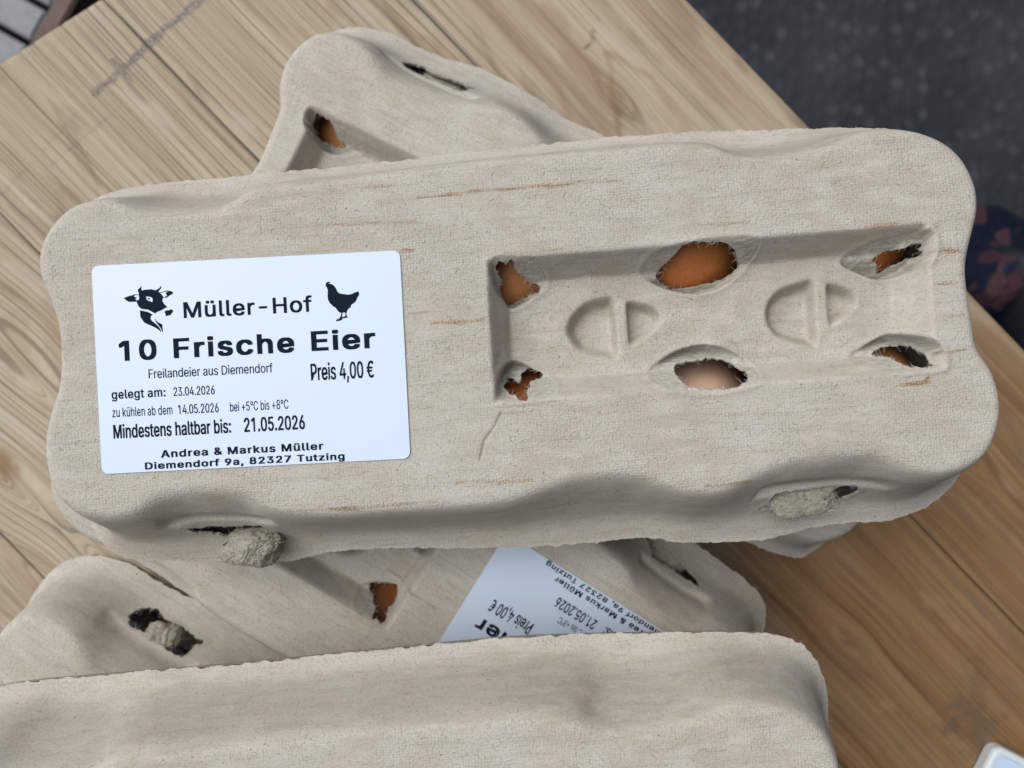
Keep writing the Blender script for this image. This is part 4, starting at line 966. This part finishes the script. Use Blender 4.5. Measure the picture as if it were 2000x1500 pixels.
top_carton = carton(2.0, 9.6, 66, 4.4, 'sharp topmost grey egg carton lying across two others with its whole price label showing', lid_fine, (-71.0, 1.6, -1.5))
back_carton = carton(24, 36.5, 0, 154.5, 'egg carton sticking out at the upper left behind the topmost carton', lid_std, tabs=((tab_a, (-82, -47, 41.5, (12, 0, 0))), (tab_b, (80, -48.5, 38.0, (24, 0, 2)))))
mid_carton = carton(-37.5, -62.5, 0, 149, 'egg carton under the topmost one with its price label upside down', lid_std, (-65.5, 1.0, -1.0), tabs=((tab_b, (-84, -47, 38.5, (20, 0, 2))), (tab_a, (80, -48, 43, (12, 0, 0)))))
left_carton = carton(-86.5, -176.5, 0, 149, 'egg carton at the lower left whose side shows a lumpy tab in a square slot', lid_std, tabs=((tab_a, (-82, -48, 43.5, (14, 0, 2))), (tab_c, (80, -47, 45.5, (12, 0, 20)))))
front_carton = carton(-35, -142, 66, 3.8, 'egg carton along the bottom edge seen from its plain hinge side without a label', lid_std)

# ------------------------------------------------------------------ eggs
def egg_mesh(mat, a=21.5, up=27.0, dn=23.0):
    nu, nv = 48, 32
    V, Q = [], []
    for j in range(nv + 1):
        v = -math.pi / 2 + math.pi * j / nv
        for i in range(nu):
            u = 2 * math.pi * i / nu
            V.append((a * math.cos(v) * math.cos(u), a * math.cos(v) * math.sin(u), (up if v > 0 else dn) * math.sin(v)))
    for j in range(nv):
        for i in range(nu):
            k = (i + 1) % nu
            Q.append((j * nu + i, j * nu + k, (j + 1) * nu + k, (j + 1) * nu + i))
    me = mesh_np('egg', np.array(V) * MM, np.array(Q)); me.materials.append(mat)
    return me
EM = {m: egg_mesh(m) for m in (EGG_DARK, EGG_MID, EGG_PALE)}
def egg(ct, x, y, z, mat, label, group):
    o = link('egg', EM[mat])
    M = Matrix.Translation(ct.location) @ Euler(ct.rotation_euler).to_matrix().to_4x4()
    o.location = M @ Vector((x * MM, y * MM, z * MM))
    o.rotation_euler = (random.uniform(-.08, .08), random.uniform(-.08, .08), random.uniform(0, 6))
    tag(o, label, 'egg', group)
GE = 'brown eggs inside the topmost carton'
egg(top_carton, 0, 29.5, 29.0, EGG_MID, 'brown egg behind the torn top left window of the topmost carton', GE)
egg(top_carton, 50, 30.5, 31.0, EGG_DARK, 'bright orange-brown egg filling the wide top middle window of the topmost carton', GE)
egg(top_carton, 100, 30, 29.5, EGG_DARK, 'speckled brown egg behind the top right window of the topmost carton', GE)
egg(top_carton, 0, -22, 26.0, EGG_DARK, 'dark egg in shade behind the ragged bottom left window of the topmost carton', GE)
egg(top_carton, 51, -23, 22.0, EGG_PALE, 'pale pinkish brown egg behind the wide bottom middle window of the topmost carton', GE)
egg(top_carton, 101, -22, 25.0, EGG_MID, 'dark brown egg deep behind the bottom right window of the topmost carton', GE)
egg(back_carton, 100, -21, 29.0, EGG_MID, 'brown egg in the corner window of the carton at the upper left', 'brown eggs inside the lower cartons')
egg(mid_carton, 0, 30, 23.0, EGG_DARK, 'dark brown egg in the window left of the upside down price label', 'brown eggs inside the lower cartons')

# ------------------------------------------------------------------ clear box at the lower right
def rounded_rect(wd, ht, r, k=8):
    pts = []
    for cx, cy, a0 in ((wd - r, ht - r, 0), (r, ht - r, 90), (r, r, 180), (wd - r, r, 270)):
        for i in range(k + 1):
            a = R(a0 + 90 * i / k); pts.append((cx + r * math.cos(a), cy + r * math.sin(a)))
    return pts
def clear_box():
    n = NT('clear_plastic')
    n.b.inputs['Transmission Weight'].default_value = 0.25
    m_cl = n.out((0.80, 0.84, 0.82), 0.08, None, 0.5); n.b.inputs['IOR'].default_value = 1.3
    m_card = mat_simple('pale_card', (0.50, 0.60, 0.72), 0.35, 0.5)
    p = w_at(1950, 1464, 7)
    t = empty('plastic_box', (p[0] * MM, p[1] * MM, 0))
    t.rotation_euler = (0, 0, R(-27))
    tag(t, 'small clear plastic box with pale lid, only its rounded corner showing at the bottom right', 'plastic box')
    bm = bmesh.new()
    W_, H_, hgt = 95, 70, 7
    off = lambda pts: [(x - 1.5, y - H_ + 1.5) for x, y in pts]
    prof = [(rounded_rect(W_, H_, 4.5), 0.6), (rounded_rect(W_, H_, 4.5), hgt - 1.2), (None, 0)]
    def ring(ins, z, r):
        pts = rounded_rect(W_ - 2 * ins, H_ - 2 * ins, r)
        return [bm.verts.new(((x + ins - 1.5) * MM, (y + ins - H_ + 1.5) * MM, z * MM)) for x, y in pts]
    rings = [ring(0.8, 0.2, 3.7), ring(0, 1.2, 4.5), ring(0, hgt - 1.5, 4.5), ring(0.5, hgt - 0.4, 4.0), ring(1.4, hgt, 3.2), ring(2.6, hgt, 2.0), ring(2.9, hgt - 0.4, 1.8), ring(2.9, 3, 1.8)]
    for a, b in zip(rings[:-1], rings[1:]):
        for i in range(len(a)):
            j = (i + 1) % len(a)
            bm.faces.new((a[i], a[j], b[j], b[i]))
    bm.faces.new(rings[0][::-1]); bm.faces.new(rings[-1])
    bmesh.ops.recalc_face_normals(bm, faces=bm.faces)
    me = bpy.data.meshes.new('wall'); bm.to_mesh(me); bm.free()
    link('wall', me, [m_cl], t)
    bm = bmesh.new()
    pts = rounded_rect(W_ - 6.0, H_ - 6.0, 1.7)
    v = [bm.verts.new(((x + 3.0 - 1.5) * MM, (y + 3.0 - H_ + 1.5) * MM, (hgt - 1.2) * MM)) for x, y in pts]
    f = bm.faces.new(v)
    ex = bmesh.ops.extrude_face_region(bm, geom=[f])
    bmesh.ops.translate(bm, verts=[g for g in ex['geom'] if isinstance(g, bmesh.types.BMVert)], vec=(0, 0, -0.0008))
    bmesh.ops.recalc_face_normals(bm, faces=bm.faces)
    me = bpy.data.meshes.new('lid_card'); bm.to_mesh(me); bm.free()
    link('lid_card', me, [m_card], t)
clear_box()

# ------------------------------------------------------------------ slatted bench below the table's corner (upper left)
def box_bm(bm, sx, sy, sz, mat, bev=0.002):
    r = bmesh.ops.create_cube(bm, size=1.0)
    bmesh.ops.scale(bm, verts=r['verts'], vec=(sx, sy, sz))
    bmesh.ops.bevel(bm, geom=list({e for v in r['verts'] for e in v.link_edges}), offset=bev, segments=2, affect='EDGES')
    bmesh.ops.transform(bm, verts=bm.verts[:], matrix=mat)
def bench():
    m = mat_simple('grey_slat_wood', (0.24, 0.24, 0.24), 0.8, 0.2, 0.12, 60, 0.3, 0.001)
    m2 = mat_simple('brown_end_rail', (0.13, 0.085, 0.07), 0.7, 0.2, 0.2, 50)
    zt = -600.0
    p = w_at(75, 50, zt)
    t = empty('slatted_bench', (p[0] * MM, p[1] * MM, -0.75), R(-29))
    tag(t, 'pale grey slatted bench below the sawn end of the table', 'bench')
    pitch = 48.0
    for k in range(-2, 5):
        bm = bmesh.new(); box_bm(bm, 0.9, 0.039, 0.02, Matrix.Translation((-0.45, k * pitch * MM, 0.14)), 0.003)
        me = bpy.data.meshes.new('slat'); bm.to_mesh(me); bm.free()
        link('slat', me, [m], t)
    for x in (0.012, -0.85):
        bm = bmesh.new(); box_bm(bm, 0.024, 7 * pitch * MM + 0.02, 0.05, Matrix.Translation((x, pitch * MM, 0.125)), 0.003)
        me = bpy.data.meshes.new('end_rail'); bm.to_mesh(me); bm.free()
        link('end_rail', me, [m2], t)
        for y in (-0.09, 0.18):
            bm = bmesh.new(); box_bm(bm, 0.024, 0.04, 0.10, Matrix.Translation((x, y, 0.05)), 0.003)
            me = bpy.data.meshes.new('leg'); bm.to_mesh(me); bm.free()
            link('leg', me, [m2], t)
bench()

# ------------------------------------------------------------------ cloth and shoe on the ground (right)
def cloth():
    n = NT('patterned_cloth')
    co = n.obj()
    vo = n.n('TexVoronoi', {'Vector': n.n('Mapping', {'Vector': co, 'Scale': (1.0, 0.7, 1.0)}), 'Scale': 48.0})
    ck = n.n('SeparateColor', {0: vo.outputs['Color']}).outputs[0]
    c = n.ramp(ck, [(0.0, (0.005, 0.007, 0.015)), (0.42, (0.006, 0.009, 0.018)), (0.5, (0.036, 0.017, 0.021)), (0.75, (0.045, 0.024, 0.027)), (0.9, (0.010, 0.014, 0.03))], 'CONSTANT')
    m = n.out(c, 0.9, n.bump(n.noise(co, 300, 3), 0.3, 0.001), 0.1)
    N = 90
    xs = np.linspace(-1, 1, N)
    X, Y = np.meshgrid(xs, xs, indexing='ij')
    r = np.hypot(X, Y) + 0.18 * vnoise(X, Y, 0.5, 5)
    Z = 0.10 * (1 - sstep(r / 1.0)) + 0.03 * fbm(X, Y, 0.45, 8) * (1 - sstep((r - .5) / .5)) + 0.002
    V = np.stack([X * 0.095, Y * 0.115, Z * 0.8], -1).reshape(-1, 3)
    I = np.arange(N * N).reshape(N, N)
    Q = np.stack([I[:-1, :-1], I[1:, :-1], I[1:, 1:], I[:-1, 1:]], -1)
    keep = (r[:-1, :-1] < 0.97)
    me = mesh_np('cloth_bundle', V, Q[keep].reshape(-1, 4))
    o = link('cloth_bundle', me, [m])
    p = w_at(1948, 548, -690)
    o.location = (p[0] * MM, p[1] * MM, -0.745); o.rotation_euler = (0, 0, R(-30))
    tag(o, 'navy and dusty red patterned cloth bundle on the ground past the right table edge', 'cloth')
cloth()
def shoe():
    m1 = mat_simple('black_shoe', (0.006, 0.008, 0.01), 0.6, 0.3, 0.2, 80)
    m2 = mat_simple('pale_tongue', (0.30, 0.34, 0.42), 0.6, 0.3, 0.08, 80)
    p = w_at(2046, 650, -700)
    t = empty('shoe', (p[0] * MM, p[1] * MM, -0.745), R(-62))
    tag(t, 'black shoe with a pale tongue at the right edge of the view', 'shoe')
    def body(sx, sy, sz, z0, nm, m, cx=0.0, flat=0.0):
        nu, nv = 40, 20
        V, Q = [], []
        for j in range(nv + 1):
            v = -math.pi / 2 + math.pi * j / nv
            for i in range(nu):
                u = 2 * math.pi * i / nu
                x = math.cos(v) * math.cos(u); y = math.cos(v) * math.sin(u); z = math.sin(v)
                z = max(z, -0.35)
                wd = 1 - 0.22 * x * x + 0.12 * x
                zz = z * (1 - 0.25 * x)
                V.append((cx + x * sx, y * sy * wd, z0 + zz * sz))
        for j in range(nv):
            for i in range(nu):
                k = (i + 1) % nu
                Q.append((j * nu + i, j * nu + k, (j + 1) * nu + k, (j + 1) * nu + i))
        me = mesh_np(nm, np.array(V), np.array(Q))
        link(nm, me, [m], t)
    body(0.135, 0.048, 0.07, 0.03, 'upper', m1)
    body(0.138, 0.050, 0.02, 0.010, 'sole', m1)
    body(0.055, 0.024, 0.03, 0.082, 'tongue', m2, -0.01)
shoe()
